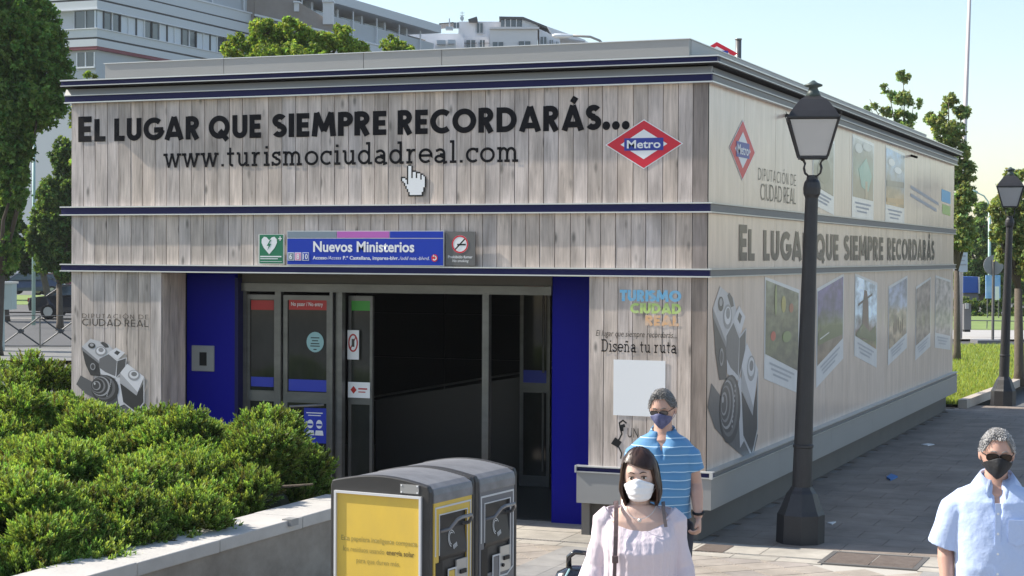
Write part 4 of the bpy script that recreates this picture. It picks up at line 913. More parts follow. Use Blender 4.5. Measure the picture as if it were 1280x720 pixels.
for a in ((xa, xa+.014, z0, z1), (xb-.014, xb, z0, z1), (xa+.014, xb-.014, z1-.014, z1), (xa+.014, xb-.014, z0, z0+.014)): mb.box(a[0], a[1], -D2-.018, -D2+.001, a[2], a[3])
link('poster_frame', mb.mesh('poster_frame', 'bin_outline'), tb)
for s, z, x0, x1, m, bo in (('Esta papelera inteligente compacta', .865, -.27, .27, 'bin_text', .012), ('los residuos usando', .80, -.255, .04, 'bin_text', .006), ('energía solar', .80, .055, .25, 'bin_text_dark', .02), ('para que duren más.', .735, -.16, .15, 'bin_text', .006), ('Tiene mayor capacidad que una', .59, -.25, .24, 'bin_text', .0), ('papelera de las clásicas', .545, -.17, .17, 'bin_text', .0)):
    link('lettering', font_text(s, (x0, -D2-.002, z), (x1, -D2-.002, z), .030 if z > .7 else .022, mats=m, bold=bo, lift=.0015), tb)
link('rating_plate', MB().box(.15, .28, -D2-.004, -D2, 1.178, 1.232).mesh('rating_plate', 'alu_grey'), tb)
mb = MB()
for a, b in ((.16, 1.185), (.27, 1.185), (.16, 1.225), (.27, 1.225)): mb.box(a-.004, a+.004, -D2-.007, -D2-.004, b-.004, b+.004)
link('rivet', mb.mesh('rivet', 'white_print'), tb)
def side_text(t, s, y0, y1, z, h, m): link('lettering', font_text(s, (W2, y0, z), (W2, y1, z), h, nrm=Vector((1, 0, 0)), mats=m, lift=.003, bold=.01), t)
side_text(tb, 'ENVASES', -.07, .10, .44, .03, 'bin_text'); side_text(tb, 'PACKAGING', -.06, .09, .385, .018, 'bin_text')
tg, P, _, _ = bin_('grey rear litter bin behind the yellow one with a curved dusty lid', 0, 'bin_grey', None, 0)
tg.rotation_euler.z = BR; tg.location = bc+Vector((-math.sin(BR)*.56, math.cos(BR)*.56, 0))
side_text(tg, 'RESTO DE RESIDUOS', -.14, .18, .44, .028, 'white_print'); side_text(tg, 'GENERAL WASTE', -.06, .12, .39, .018, 'bin_outline')
mb = MB(); mb.box(W2, W2+.003, -.03, .09, .22, .31); link('logo', mb.mesh('logo', 'white_print'), tg)
link('logo', MB().box(W2+.003, W2+.004, -.015, .01, .22, .28).box(W2+.003, W2+.004, .05, .075, .22, .28).mesh('logo', 'bin_grey'), tg)

# ================================================================== PLANTER WALL AND JUNIPERS
WX = -2.08; WT = .62
pw = thing('planter_wall', 'low weathered concrete planter wall with a pale stone coping left of the bins', 'wall', (WX, -6, 0))
link('wall_body', MB().box(WX-.40, WX-.02, -13, -2.55, -.02, WT-.09).mesh('wall_body', 'stone_wall'), pw)
link('wall_body', MB().box(-12.5, WX-.40, -2.9, -2.55, -.02, WT-.09).mesh('wall_body', 'stone_wall'), pw) if 0 else None
y = -13.0; k = 0
while y < -2.6:
    ln = 1.18 if k != 6 else 1.0; ln = min(ln, -2.5-y)
    o = link('coping_stone', MB().box(WX-.43, WX, y+.004, y+ln-.004, WT-.09, WT).mesh('coping_stone', 'stone_cap'), pw); bevel(o, .008); o.location.z += .002*(k % 3); y += ln; k += 1
link('bracket', MB().box(WX-.05, WX+.03, -3.97, -3.86, WT-.04, WT+.012).mesh('bracket', 'alu_grey'), pw)
link('soil', MB().box(-13, WX-.41, -13, -1.2, 0, .42).box(-13, -6.98, -1.2, 6, 0, .42).mesh('soil', 'soil'), kind='structure')
pb = thing('rear_planter_wall', 'short pale stone planter edge at the left behind the front bushes', 'wall', (-8.6, -.5, 0))
link('coping_stone', MB().box(-10.2, -7.05, -1.25, -.85, .3, .66).mesh('coping_stone', 'stone_cap'), pb)

# juniper sprig: a stem with short feathery shoots
def sprig(rg, k=17, L=.105):
    v, f, tm = [], [], []
    for i in range(k):
        s = i/k; b = np.array([0, 0, L*s*.9]); a = i*2.4; out = np.array([math.cos(a), math.sin(a), 0])*(.75-.45*s)+np.array([0, 0, .75]); out /= np.linalg.norm(out)
        ln = L*(.36-.10*s)*rg.uniform(.8, 1.2); sd = np.cross(out, [0, 0, 1.]); sd = sd/np.linalg.norm(sd)*.0048; o = len(v)
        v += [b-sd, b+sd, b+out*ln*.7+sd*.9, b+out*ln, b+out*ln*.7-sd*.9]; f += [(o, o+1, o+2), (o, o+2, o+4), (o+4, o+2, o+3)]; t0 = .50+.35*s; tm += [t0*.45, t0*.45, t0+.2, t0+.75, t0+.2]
    return np.array(v), f, np.array(tm)
SPR = [sprig(np.random.default_rng(i)) for i in range(3)]
def juniper(name, label, mounds, n, seed, col=(.25, .37, .085), zmin=.44, view_side=True):
    """mounds: (x, y, z, rx, ry, rz)"""
    rg = np.random.default_rng(seed); t = thing(name, label, 'shrub', (mounds[0][0], mounds[0][1], zmin), group='spreading junipers in the planter')
    # every mound breaks up into lumps
    lumps = []
    for (x, y, z, rx, ry, rz) in mounds:
        m = int(11*(rx*ry+rx*rz)*1.9)+6
        for _ in range(m):
            d = rg.normal(size=3); d[2] = abs(d[2])*.9-.1; d /= np.linalg.norm(d); rr = rg.uniform(.60, .98)
            c = np.array([x, y, z])+d*np.array([rx, ry, rz])*rr; s = rg.uniform(.15, .34); lumps.append((*c, s, s, s*rg.uniform(.55, .8)))
    lumps = np.array(lumps); area = lumps[:, 3]*lumps[:, 4]; pick = rg.choice(len(lumps), n, p=area/area.sum()); Lp = lumps[pick]
    d = rg.normal(size=(n, 3)); d[:, 2] = np.where(rg.random(n) < .72, np.abs(d[:, 2]), d[:, 2]); d /= np.linalg.norm(d, axis=1, keepdims=True)
    rad = rg.uniform(.72, 1.0, n)**.5
    T = Lp[:, :3]+d*Lp[:, 3:]*rad[:, None]
    depth = np.clip(d[:, 2]*.6+.55, .12, 1.)
    keep = T[:, 2] > zmin-.02
    for (x, y, z, rx, ry, rz) in mounds:   # drop what lies deep inside
        q = ((T-np.array([x, y, z]))/np.array([rx, ry, rz])); keep &= (q**2).sum(1) > .40
    keep &= ~((T[:, 0] > -6.95) & (T[:, 0] < -5.75) & (T[:, 1] > -.08)); 
    T, d, Lp = T[keep], d[keep], Lp[keep]; n = len(T); old = rg.random(n) < .16
    dirs = d*.75+np.array([.05, -.05, .55])+rg.normal(0, .28, (n, 3)); Rm = rot_from(dirs, 0, rg)
    hue = rg.uniform(.75, 1.25, (len(lumps), 1)); cidx = pick[keep]
    cols = np.array(col)*hue[cidx]*rg.uniform(.7, 1.35, (n, 1)); cols[:, 0] *= rg.uniform(.75, 1.2, n); cols[old] *= np.array([.55, .42, .6])
    s3 = rg.integers(0, 3, n); Sc = rg.uniform(.7, 1.35, n)
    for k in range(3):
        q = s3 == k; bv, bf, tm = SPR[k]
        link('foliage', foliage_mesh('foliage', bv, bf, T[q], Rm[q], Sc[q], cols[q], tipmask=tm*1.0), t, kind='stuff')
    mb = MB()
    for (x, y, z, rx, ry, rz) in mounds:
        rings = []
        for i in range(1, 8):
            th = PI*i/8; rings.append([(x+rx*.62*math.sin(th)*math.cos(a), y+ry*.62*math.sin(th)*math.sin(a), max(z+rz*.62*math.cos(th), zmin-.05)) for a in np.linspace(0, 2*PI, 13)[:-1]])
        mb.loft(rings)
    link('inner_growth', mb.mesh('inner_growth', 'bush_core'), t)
    mb = MB()
    for k in range(14):
        m = mounds[k % len(mounds)]; a = rg.uniform(-2.6, .6); p0 = Vector((m[0], m[1], zmin)); p1 = Vector((m[0]+math.cos(a)*m[3]*.9, m[1]+math.sin(a)*m[4]*.9, zmin+rg.uniform(.08, .4)))
        mb.tube([p0, p0.lerp(p1, .5)+Vector((0, 0, .1)), p1], [.022, .016, .007], 6)
    link('branch', mb.mesh('branch', 'bark'), t)
    return t
juniper('juniper_bush', 'round bright green juniper beside the door, nearest the doorway', [(-4.15, -2.35, .55, 1.35, .95, .62), (-3.3, -2.9, .5, .95, .85, .45)], 30000, 1)
juniper('juniper_bush', 'low juniper directly below the printed camera picture', [(-6.05, -1.9, .5, 1.0, .9, .68)], 15000, 2)
juniper('juniper_bush', 'large sprawling juniper spilling toward the coping in the left foreground', [(-3.45, -4.7, .46, 1.05, .85, .50), (-4.4, -3.9, .46, .95, .7, .50), (-3.2, -5.75, .44, .70, .7, .48)], 38000, 3)
juniper('juniper_bush', 'dark juniper in the lower left corner nearest the viewer', [(-3.55, -6.9, .45, .8, .8, .62), (-4.6, -6.0, .5, .9, .9, .62)], 20000, 4)
juniper('juniper_bush', 'juniper at the left edge behind the pale planter edge', [(-9.6, .5, .5, 1.6, 1.0, 1.0), (-8.1, .7, .5, .95, .9, .88)], 18000, 5)
juniper('juniper_bush', 'middle juniper at the left edge of the planter', [(-6.2, -3.9, .46, 1.1, .8, .46)], 16000, 6)

# ================================================================== TREES
def leaf_cluster(rg, n=6, spread=1.0):
    v, f, tm = [], [], []
    for i in range(n):
        d = rg.normal(size=3); d /= np.linalg.norm(d); c = d*spread*rg.uniform(.2, 1); nrm = rg.normal(size=3)+np.array([0, 0, .9]); nrm /= np.linalg.norm(nrm)
        a = np.cross(nrm, d); a /= np.linalg.norm(a)+1e-9; b = np.cross(nrm, a); s = rg.uniform(.5, .8); o = len(v)
        v += [c-b*s, c+a*s*.62-b*s*.1, c+b*s+nrm*-.15, c-a*s*.62-b*s*.1]; f += [(o, o+1, o+2), (o, o+2, o+3)]; t = rg.uniform(.7, 1.3); tm += [t]*4
    return np.array(v), f, np.array(tm)
LC = [leaf_cluster(np.random.default_rng(50+i)) for i in range(4)]
def crown(lobes, n, size, col, seed, clump=.22, parent=None, hang=0):
    """lobes: (x,y,z,r or (rx,ry,rz)) in world; leaves gather in small clumps on and in each lobe"""
    rg = np.random.default_rng(seed); lb = np.array([(x, y, z, *(r if hasattr(r, '__len__') else (r, r, r))) for x, y, z, r in lobes], float)
    vol = lb[:, 3]*lb[:, 5]; m = max(12, n//14); pk = rg.choice(len(lb), m, p=vol/vol.sum())
    d = rg.normal(size=(m, 3)); d /= np.linalg.norm(d, axis=1, keepdims=True); rr = rg.uniform(.25, 1, (m, 1))**.42
    cc = lb[pk, :3]+d*rr*lb[pk, 3:]; cr = rg.uniform(.5, 1.2, m)*clump*lb[pk, 3:].mean(1)
    q = rg.integers(0, m, n); e = rg.normal(size=(n, 3)); e /= np.linalg.norm(e, axis=1, keepdims=True); T = cc[q]+e*(cr[q]*rg.uniform(.3, 1, n)**.5)[:, None]*np.array([1, 1, .65])
    hue = rg.uniform(.7, 1.3, (m, 1)); cols = np.array(col)*hue[q]*rg.uniform(.75, 1.25, (n, 1)); cols[:, 0] *= rg.uniform(.75, 1.3, n)
    Rm = rot_from(rg.normal(size=(n, 3))*.6+np.array([0, 0, 1]), 0, rg); Sc = size*rg.uniform(.7, 1.3, n); w4 = rg.integers(0, 4, n); out = []
    for k in range(4):
        s = w4 == k; bv, bf, tm = LC[k]
        o = link('crown', foliage_mesh('crown', bv, bf, T[s], Rm[s], Sc[s], cols[s], tipmask=tm), parent, kind='stuff'); out.append(o)
    return cc
def tree(name, label, base, lobes, n, size, col, seed, trunk_r=.2, group=None, clump=.22, twigs=10):
    t = thing(name, label, 'tree', tuple(base), group=group); cc = crown(lobes, n, size, col, seed, clump, t); rg = random.Random(seed)
    bx, by, bz = base; tops = [(l[0], l[1], l[2]) for l in lobes]; low = min(l[2] for l in lobes); cx = sum(a[0] for a in tops)/len(tops); cy = sum(a[1] for a in tops)/len(tops)
    fork = Vector((bx+(cx-bx)*.3, by+(cy-by)*.3, bz+(low-bz)*.75)); mb = MB()
    mb.tube([(bx, by, bz), (bx, by, bz+.3), tuple(fork)], [trunk_r*1.3, trunk_r, trunk_r*.75], 10); link('trunk', mb.mesh('trunk', 'bark', True), t)
    mb = MB()
    for a in tops:
        a = Vector(a); mid = fork.lerp(a, .5)+Vector((rg.uniform(-.2, .2), rg.uniform(-.2, .2), .25)); mb.tube([fork, mid, a], [trunk_r*.5, trunk_r*.3, trunk_r*.12], 7)
    idx = [rg.randrange(len(cc)) for _ in range(twigs*len(tops))]
    for i in idx:
        c = Vector(cc[i]); a = min((Vector(x) for x in tops), key=lambda q: (q-c).length); mb.tube([a, a.lerp(c, .5)+Vector((0, 0, .05)), c], [trunk_r*.12, trunk_r*.07, trunk_r*.03], 4)
    link('limbs', mb.mesh('limbs', 'bark', True), t); return t
def lob(u, v, dep, rpx, ry=None):   # a lobe where it stands: radius given in photo px at that depth
    p = at(u, v, dep); k = dep/FPX; return (p.x, p.y, p.z, (rpx*k, rpx*k, (ry or rpx)*k))
GREEN = (.08, .14, .03); DARK = (.05, .10, .022); BRIGHT = (.24, .35, .07)
# left plane tree in front of the grey block
D = 46
tree('plane_tree', 'big dark green plane tree at the left edge in front of the grey block', gd(-5, D, -.1), [lob(0, 60, D, 60, 60), lob(45, 50, D+1, 38, 42), lob(62, 95, D, 28, 30), lob(20, 130, D, 58, 42), lob(50, 132, D-1, 30, 22), lob(-40, 100, D, 60, 90), lob(-10, 200, D, 38, 40), lob(5, 250, D, 22, 45), lob(-20, 20, D, 70, 50), lob(25, 5, D+1, 40, 30), lob(10, 180, D-1, 30, 40), lob(18, 230, D-1, 18, 40), lob(0, 310, D, 24, 36)], 30000, .085, (.14, .25, .06), 11, .16, clump=.24)
D = 62
tree('street_tree', 'narrow leafy tree beside the left edge of the building', gd(75, D, -.1), [lob(80, 200, D, 15, 28), lob(70, 245, D, 22, 26), lob(68, 285, D, 24, 30), lob(82, 310, D, 20, 25), lob(58, 270, D, 18, 20), lob(95, 250, D, 20, 60), lob(60, 318, D, 20, 22), lob(84, 335, D, 18, 16), lob(45, 300, D, 14, 20)], 11000, .085, (.11, .19, .05), 12, .12, clump=.3)
D = 70
tree('shade_tree', 'dark tree low at the left edge behind the road', gd(5, D, -.1), [lob(5, 300, D, 28, 40), lob(-15, 330, D, 30, 30), lob(30, 320, D, 20, 25)], 3500, .14, DARK, 13, .2)
D = 100
tree('shade_tree', 'low dark tree mass in front of the shops beyond the road at the left', gd(60, D, -.1), [lob(10, 318, D, 26, 22), lob(45, 322, D, 24, 20), lob(80, 315, D, 26, 26), lob(-25, 310, D, 30, 26), lob(64, 300, D, 20, 22)], 6000, .15, (.05, .09, .022), 23, .2)
# crowns showing over the roof
D = 48
tree('roof_line_tree', 'bright green tree showing above the roof left of the chimney block', gd(365, D, 0), [lob(300, 60, D, 22, 16), lob(330, 42, D, 20, 18), lob(365, 45, D, 24, 20), lob(395, 55, D, 22, 16), lob(425, 48, D, 17, 16), lob(440, 62, D, 20, 12), lob(360, 75, D, 60, 18), lob(375, 120, D, 70, 30)], 15000, .06, BRIGHT, 14, .25, group='trees behind the roof', clump=.25)
D = 52
tree('roof_line_tree', 'small bright crown just above the roof at the middle', gd(495, D, 0), [lob(492, 58, D, 14, 12), lob(505, 66, D, 14, 8), lob(490, 90, D, 20, 22)], 2600, .07, BRIGHT, 15, .2, group='trees behind the roof', clump=.3)
D = 44
tree('roof_line_tree', 'tiny shrubby crown above the left end of the roof', gd(125, D, 0), [lob(116, 97, D, 9, 6), lob(116, 112, D, 16, 10), lob(125, 150, D, 34, 34), lob(130, 200, D, 38, 34)], 4200, .07, BRIGHT, 16, .12, group='trees behind the roof', clump=.25)
# right side
D = 40
tree('sapling', 'sparse tree with drooping leaf tufts above the far end of the building', gd(1135, D, 0), [lob(1129, 95, D, 9, 8), lob(1087, 124, D, 8, 6), lob(1088, 136, D, 9, 6), lob(1110, 110, D, 9, 8), lob(1108, 140, D, 8, 5), lob(1126, 122, D, 13, 12), lob(1142, 130, D, 10, 8), lob(1130, 148, D, 14, 10), lob(1125, 165, D, 22, 14), lob(1110, 190, D, 30, 20)], 1500, .062, (.26, .35, .15), 17, .05, clump=.34, twigs=3)
D = 44
tree('street_tree', 'tall narrow tree rising directly behind the far corner of the building', gd(1197, D, 0), [lob(1186, 128, D, 10, 10), lob(1170, 148, D, 15, 12), lob(1201, 140, D, 10, 8), lob(1185, 165, D, 20, 16), lob(1196, 190, D, 16, 22), lob(1205, 215, D, 14, 16), lob(1200, 245, D, 18, 22), lob(1203, 280, D, 18, 20), lob(1196, 300, D, 20, 16)], 4600, .062, (.26, .34, .13), 18, .09, clump=.26)
D = 36
tree('street_tree', 'leafy tree cut off by the right edge behind the farther lamp', gd(1275, D, 0), [lob(1270, 222, D, 14, 12), lob(1252, 262, D, 14, 18), lob(1280, 255, D, 18, 24), lob(1270, 295, D, 22, 22), lob(1290, 320, D, 26, 30), lob(1258, 318, D, 12, 12), lob(1262, 240, D, 12, 14), lob(1285, 285, D, 20, 30), lob(1250, 290, D, 12, 14)], 7500, .055, (.26, .32, .12), 19, .10, clump=.3)
D = 95
tree('far_tree', 'rounded mid green tree mass beyond the street at the right', gd(1225, D, 0), [lob(1222, 285, D, 16, 14), lob(1240, 300, D, 18, 16), lob(1215, 315, D, 22, 22), lob(1240, 335, D, 24, 22), lob(1262, 330, D, 22, 26), lob(1285, 320, D, 26, 30), lob(1215, 350, D, 24, 18), lob(1250, 355, D, 26, 18), lob(1285, 355, D, 26, 18), lob(1228, 262, D, 10, 10)], 15000, .11, (.18, .28, .09), 20, .25, clump=.25)
for u, dd, hh, sd_, lb in ((1380, 100, 300, 31, 'broad tree just beyond the right edge past the street'), (1520, 108, 285, 32, 'taller broad tree farther right past the street'), (1690, 100, 300, 33, 'outermost broad tree to the right past the street')):
    tree('far_tree', lb, gd(u, dd), [lob(u-30, hh+20, dd, 40, 34), lob(u+25, hh+10, dd, 44, 38), lob(u, hh-15, dd, 34, 26), lob(u+5, hh+45, dd, 56, 26)], 4500, .16, (.12, .19, .06), sd_, .3, clump=.25)
# hedge beyond the street
hd = thing('hedge', 'clipped green hedge along the far side of the street at the right', 'hedge', tuple(gd(1250, 82)))
crown([lob(u, 384+(u % 3), 82, 13, 13) for u in range(1195, 1330, 14)]+[lob(u, 398, 81, 12, 6) for u in range(1200, 1330, 14)], 4500, .10, (.13, .20, .06), 21, .3, hd)

# ================================================================== BUILDINGS BEHIND
mat('facade_grey', (.42, .45, .47), .8, noise=(.12, .4, (.46, .49, .51))); mat('facade_band', (.54, .57, .585), .75, noise=((.1, .1, .6), .4, (.58, .61, .62)))
mat('facade_dark', (.045, .05, .055), .6); mat('soffit_red', (.20, .05, .06), .7); mat('blind_pale', (.58, .63, .67), .5); mat('window_glass', (.05, .07, .085), .12, spec=.8); mat('frame_white', (.66, .68, .70), .5)
mat('mansard', (.30, .26, .23), .85, noise=(1.5, .6, (.22, .19, .17))); mat('render_white', (.82, .81, .82), .8, noise=(.3, .4, (.76, .75, .76))); mat('render_cream', (.76, .71, .67), .8); mat('chimney_white', (.66, .65, .65), .8)
# grey apartment block, its long face parallel to the station's side
D0 = 130; A = at(121, 322, D0); kpx = D0/FPX
gb = thing('apartment_block', 'grey-blue apartment block with long ribbon windows behind the left trees', 'building', (A.x, A.y, -.1))
def zt(v): return A.z+(322-v)*kpx           # height of a photo row at the block's near corner
def gp(n, mb, m, par=gb): return link(n, mb.mesh(n, m) if not isinstance(mb, bpy.types.Mesh) else mb, gb if par is gb else par, None if par is gb else (0, 0, 0))
BX, BY = A.x, A.y
ux = Vector((0, 1, 0)); LEN = 60
# storey stack: (v_top, v_bottom, kind)
def slab_(v0, v1, m, out=0, name='parapet_band'):
    z1, z0 = zt(v0), zt(v1); return gp(name, MB().box(BX-16, BX+out, BY-out, BY+LEN, z0, z1), m)
gp('wall', MB().box(BX-16, BX-.35, BY+.35, BY+LEN-.2, -.1, zt(-60)), 'facade_grey')
gp('wall', MB().box(BX-60, BX-14, BY+3.0, BY+20, -.1, zt(-80)), 'facade_grey')
for (t_, b_) in ((-30, -16), (-14, -1.5), (1, 12), (36, 46.5), (49, 58)): slab_(t_, b_, 'facade_band', .0)
for (t_, b_) in ((-16, -14), (-1.5, 1), (46.5, 49)): slab_(t_, b_, 'facade_dark', -.12, 'recessed_joint')  # dark-coloured joints set back between the bands
slab_(11.2, 12.4, 'frame_white', .1, 'sill'); slab_(35.3, 36.4, 'frame_white', .1, 'sill')
slab_(58, 62, 'soffit_red', -.02, 'red_soffit')
def ribbon_win(v0, v1, par=gb):
    z1, z0 = zt(v0), zt(v1); y = BY+.1; k = 0
    while y < BY+LEN-2:
        wd = 1.05
        f = gp('window', MB().box(BX-.30, BX-.22, y, y+wd-.10, z0+.05, z1-.05), 'blind_pale' if (k*7) % 5 not in (2, 4) else 'window_glass')
        link('frame', MB().box(BX-.22, BX-.12, y+wd-.12, y+wd-.02, z0, z1).mesh('frame', 'frame_white' if k % 2 else 'facade_dark'), f, (0, 0, 0)); y += wd; k += 1
    for i in range(2):
        f = gp('window', MB().box(BX-2.1+i*1.0, BX-1.2+i*1.0, BY+.24, BY+.3, z0+.05, z1-.05), 'window_glass'); link('frame', MB().box(BX-2.16+i*1.0, BX-2.1+i*1.0, BY+.14, BY+.24, z0, z1).mesh('frame', 'facade_grey'), f, (0, 0, 0))
ribbon_win(12.4, 35.3)
# top floor: deep balconies with posts
for i in range(9):
    y = BY+14+i*5; z0, z1 = zt(-30), zt(-75)
    gp('wall', MB().box(BX-3, BX-.8, y, y+.4, z0, z1), 'facade_grey'); f = gp('window', MB().box(BX-.9, BX-.84, y+.5, y+4.8, z0, z1-.6), 'window_glass'); link('post', MB().box(BX-.2, BX-.1, y+2, y+2.12, z0, z1).mesh('post', 'frame_white'), f, (0, 0, 0))
slab_(-78, -92, 'facade_band', .4); slab_(-31.5, -29.5, 'frame_white', .1, 'handrail')
# recessed floor under the red soffit
def win_front(u0, u1, v0, v1, y, m='window_glass'):
    a = F(u0, v1, y); b = F(u1, v0, y); f = gp('window', MB().box(a.x, b.x, y-.06, y-.02, a.z, b.z), m)
    w_ = (b.x-a.x); mb = MB()
    for q in (0, .5, 1): mb.box(a.x+w_*q-.05, a.x+w_*q+.05, y-.12, y-.06, a.z, b.z)
    mb.box(a.x-.05, b.x+.05, y-.2, y-.06, a.z-.12, a.z); link('frame', mb.mesh('frame', 'frame_white'), f, (0, 0, 0)); return f
yb_ = BY+.35
win_front(97, 119, 65, 84, yb_)
yw = BY+3.0
for (u0, u1, v0, v1) in (*[(-20-k*45, -3-k*45, v, v+25) for k in range(4) for v in (105, 150, 197, 245)], (35, 52, 150, 176), (35, 52, 197, 224), (15, 26, 252, 272), (35, 52, 105, 128), (60, 74, 105, 128), (72, 86, 150, 176)): win_front(u0, u1, v0, v1, yw-.0)
gp('awning', MB().box(F(10, 300, yw).x, F(48, 300, yw).x, yw-1.2, yw-.1, F(10, 296, yw).z, F(10, 290, yw).z), 'facade_band')
gp('shop_front', MB().box(F(10, 300, yw).x, F(44, 300, yw).x, yw-.3, yw-.02, 0, F(10, 298, yw).z), 'facade_dark')
gp('shop_panel', MB().box(F(12, 300, yw).x, F(28, 300, yw).x, yw-.5, yw-.32, F(10, 345, yw).z, F(10, 316, yw).z), mat('ochre', (.22, .17, .05), .7))
# slate-roofed block right of it
D1 = 150; k1 = D1/FPX
mb_ = thing('mansard_block', 'brown slate-roofed block with two white chimneys rising behind the bright tree', 'building', tuple(at(360, 322, D1)))
def P2(u, v, d=D1): return at(u, v, d)
def q2(n, pts, depth, m, par=None):
    me = MB().prism(pts, depth).mesh(n, m)
    return link(n, me, mb_ if par is None else par, None if par is None else (0, 0, 0))
bk = Vector((-math.sin(YAW), math.cos(YAW), 0))*9
q2('wall', [P2(250, 42), P2(428, 42+8), P2(428, 345), P2(250, 345)], bk, 'render_cream')
q2('roof', [P2(318, -22), P2(340, -18), P2(412, 26), P2(424, 42), P2(318, 20)], bk*.8, 'mansard')
q2('roof', [P2(250, -40), P2(317.5, -22), P2(317.5, 30), P2(250, 14)], bk, 'mansard')
for i in range(7):
    u = 326+i*14; v = 22+i*3.2; f = q2('window', [P2(u, v, D1-.12), P2(u+9, v+2, D1-.12), P2(u+9, v+13, D1-.12), P2(u, v+11, D1-.12)], bk*.01, 'window_glass'); q2('frame', [P2(u-1.5, v-1.5, D1-.2), P2(u-.5, v-1.4, D1-.2), P2(u-.5, v+12, D1-.2), P2(u-1.5, v+12, D1-.2)], bk*.01, 'frame_white', f)
q2('eaves', [P2(318, 17, D1-.5), P2(424, 42, D1-.5), P2(424, 44.5, D1-.5), P2(318, 19.5, D1-.5)], bk*.1, 'frame_white')
for u0, u1, v0, v1 in ((403.5, 416, 2, 30), (367.5, 373.5, 3, 14)):
    c = q2('chimney', [P2(u0, v0, D1-.3), P2(u1, v0, D1-.3), P2(u1, v1, D1-.3), P2(u0, v1, D1-.3)], bk*.12, 'chimney_white'); q2('chimney_cap', [P2(u0-1, v0-2, D1-.5), P2(u1+1, v0-2, D1-.5), P2(u1+1, v0, D1-.5), P2(u0-1, v0, D1-.5)], bk*.16, 'frame_white', c)
q2('chimney', [P2(408, -6, D1-.2), P2(412, -6, D1-.2), P2(412, -.2, D1-.2), P2(408, -.2, D1-.2)], bk*.05, 'mansard')
# white block behind the middle of the roof
D2_ = 190
wb = thing('white_block', 'white stepped apartment block with roof terraces behind the middle of the roof', 'building', tuple(gd(600, D2_)))
def P3(u, v, d=0): return at(u, v, D2_+d)
def q3(n, pts, dep, m, d=0, par=None):
    me = MB().prism([P3(u, v, d) for u, v in pts], bk/9*dep).mesh(n, m); return link(n, me, wb if par is None else par, None if par is None else (0, 0, 0))
def r3(u0, u1, v0, v1): return [(u0, v0), (u1, v0), (u1, v1), (u0, v1)]
q3('wall', r3(487, 574, 42, 345), 12, 'render_white', 2); q3('wall', [(574, 42), (580, 48), (580, 345), (574, 345)], 12, 'render_white', 2)
q3('wall', r3(573, 668, 27, 60), 10, 'render_white', 3); q3('wall', r3(612, 672, 36, 345), 10, 'render_cream', 0); q3('wall', r3(580, 611.5, 46, 345), 8, 'render_white', 2.5)
q3('wall', r3(544, 570, 50, 345), 5, 'render_white', -1); q3('wall', r3(474, 517, 48, 345), 5, 'render_white', -2)
q3('roof', [(474, 46), (512, 44), (533, 55), (533, 57), (512, 47.5), (474, 48.5)], 5, 'mansard', -2.3)
q3('wall', [(517.2, 46), (533, 57), (533, 345), (517.2, 345)], 5, 'facade_band', -2)
q3('parapet', r3(612, 674, 33.5, 36), 10, 'render_cream', -.3); q3('parapet', [(448, 60), (480, 58), (480, 64), (448, 66)], 3, 'facade_band', -3)
q3('wall', [(674, 36), (700, 48), (700, 345), (674, 345)], 10, 'render_white', .4); q3('wall', [(700, 46), (735, 52), (735, 345), (700, 345)], 10, 'render_white', 2)
# glazed penthouse and its sloping roof line
pg = q3('penthouse', r3(626, 652, 24, 34), 6, 'window_glass', 1); q3('penthouse_roof', [(624, 20.5), (654, 21), (684, 33), (684, 35.5), (653, 23.8), (624, 23.5)], 6, 'facade_dark', .6)
q3('penthouse', [(652.5, 24), (672, 31), (672, 34), (652.5, 34)], 6, 'facade_band', 1)
for u in (631, 638, 645): q3('mullion', r3(u, u+.8, 24, 34), .1, 'frame_white', .8, pg)
q3('awning', [(684, 33), (732, 50), (732, 52), (690, 44)], 4, 'render_white', .2)
for (u0, u1, v0, v1, d) in ((596, 603.5, 29, 41, 2.8), (616, 629, 52.5, 58, -.2), (648.5, 663, 51.5, 57, -.2), (676, 683, 46, 55, .1), (687, 691, 50, 56, .1), (695, 698, 52, 57, .1), (538.5, 542, 59.5, 62.5, 1.8), (567, 574, 28, 35, 1.6), (583, 594, 50, 60, 2.2), (600, 606, 50, 60, 2.2)):
    f = q3('window', r3(u0, u1, v0, v1), .1, 'window_glass', d); q3('frame', r3(u0-.5, u1+.5, v1, v1+.8), .15, 'facade_band', d-.1, f); q3('frame', r3((u0+u1)/2-.35, (u0+u1)/2+.35, v0, v1), .1, 'frame_white', d-.12, f)
q3('pergola', [(548.5, 29), (567, 27.5), (567, 28.7), (549.8, 30.2)], 4, 'facade_dark', 1.5); q3('pergola', r3(548.5, 549.6, 30.3, 39), .3, 'facade_dark', 1.5)
for (u0, u1, v0, v1) in ((546, 557, 50, 55), (560, 569, 49.5, 54.5), (475, 484, 45, 48), (557, 566, 33, 37)): q3('cooling_unit', r3(u0, u1, v0, v1), 1, 'facade_band', -1.6)
for u, v0, v1, wd in ((478.2, 36, 48, .9), (481, 36, 48, .9), (577.5, 14, 27, .35), (561, 23, 33, 1.6)): q3('pipe', r3(u, u+wd, v0, v1), .2, 'chimney_white' if wd != .35 else 'facade_dark', -1.4)
for v in (16, 19): q3('antenna_arm', r3(575, 580.5, v, v+.35), .1, 'facade_dark', -1.45)
q3('satellite_dish', [(577.5+2.4*math.cos(t), 22.8+3*math.sin(t)) for t in np.linspace(0, 2*PI, 15)[:-1]], .3, 'facade_band', -1.6)
q3('cooling_unit', [(585, 24), (590, 22.5), (596, 20.5), (597, 24), (597, 27), (586, 27)], 1, 'facade_dark', 2)
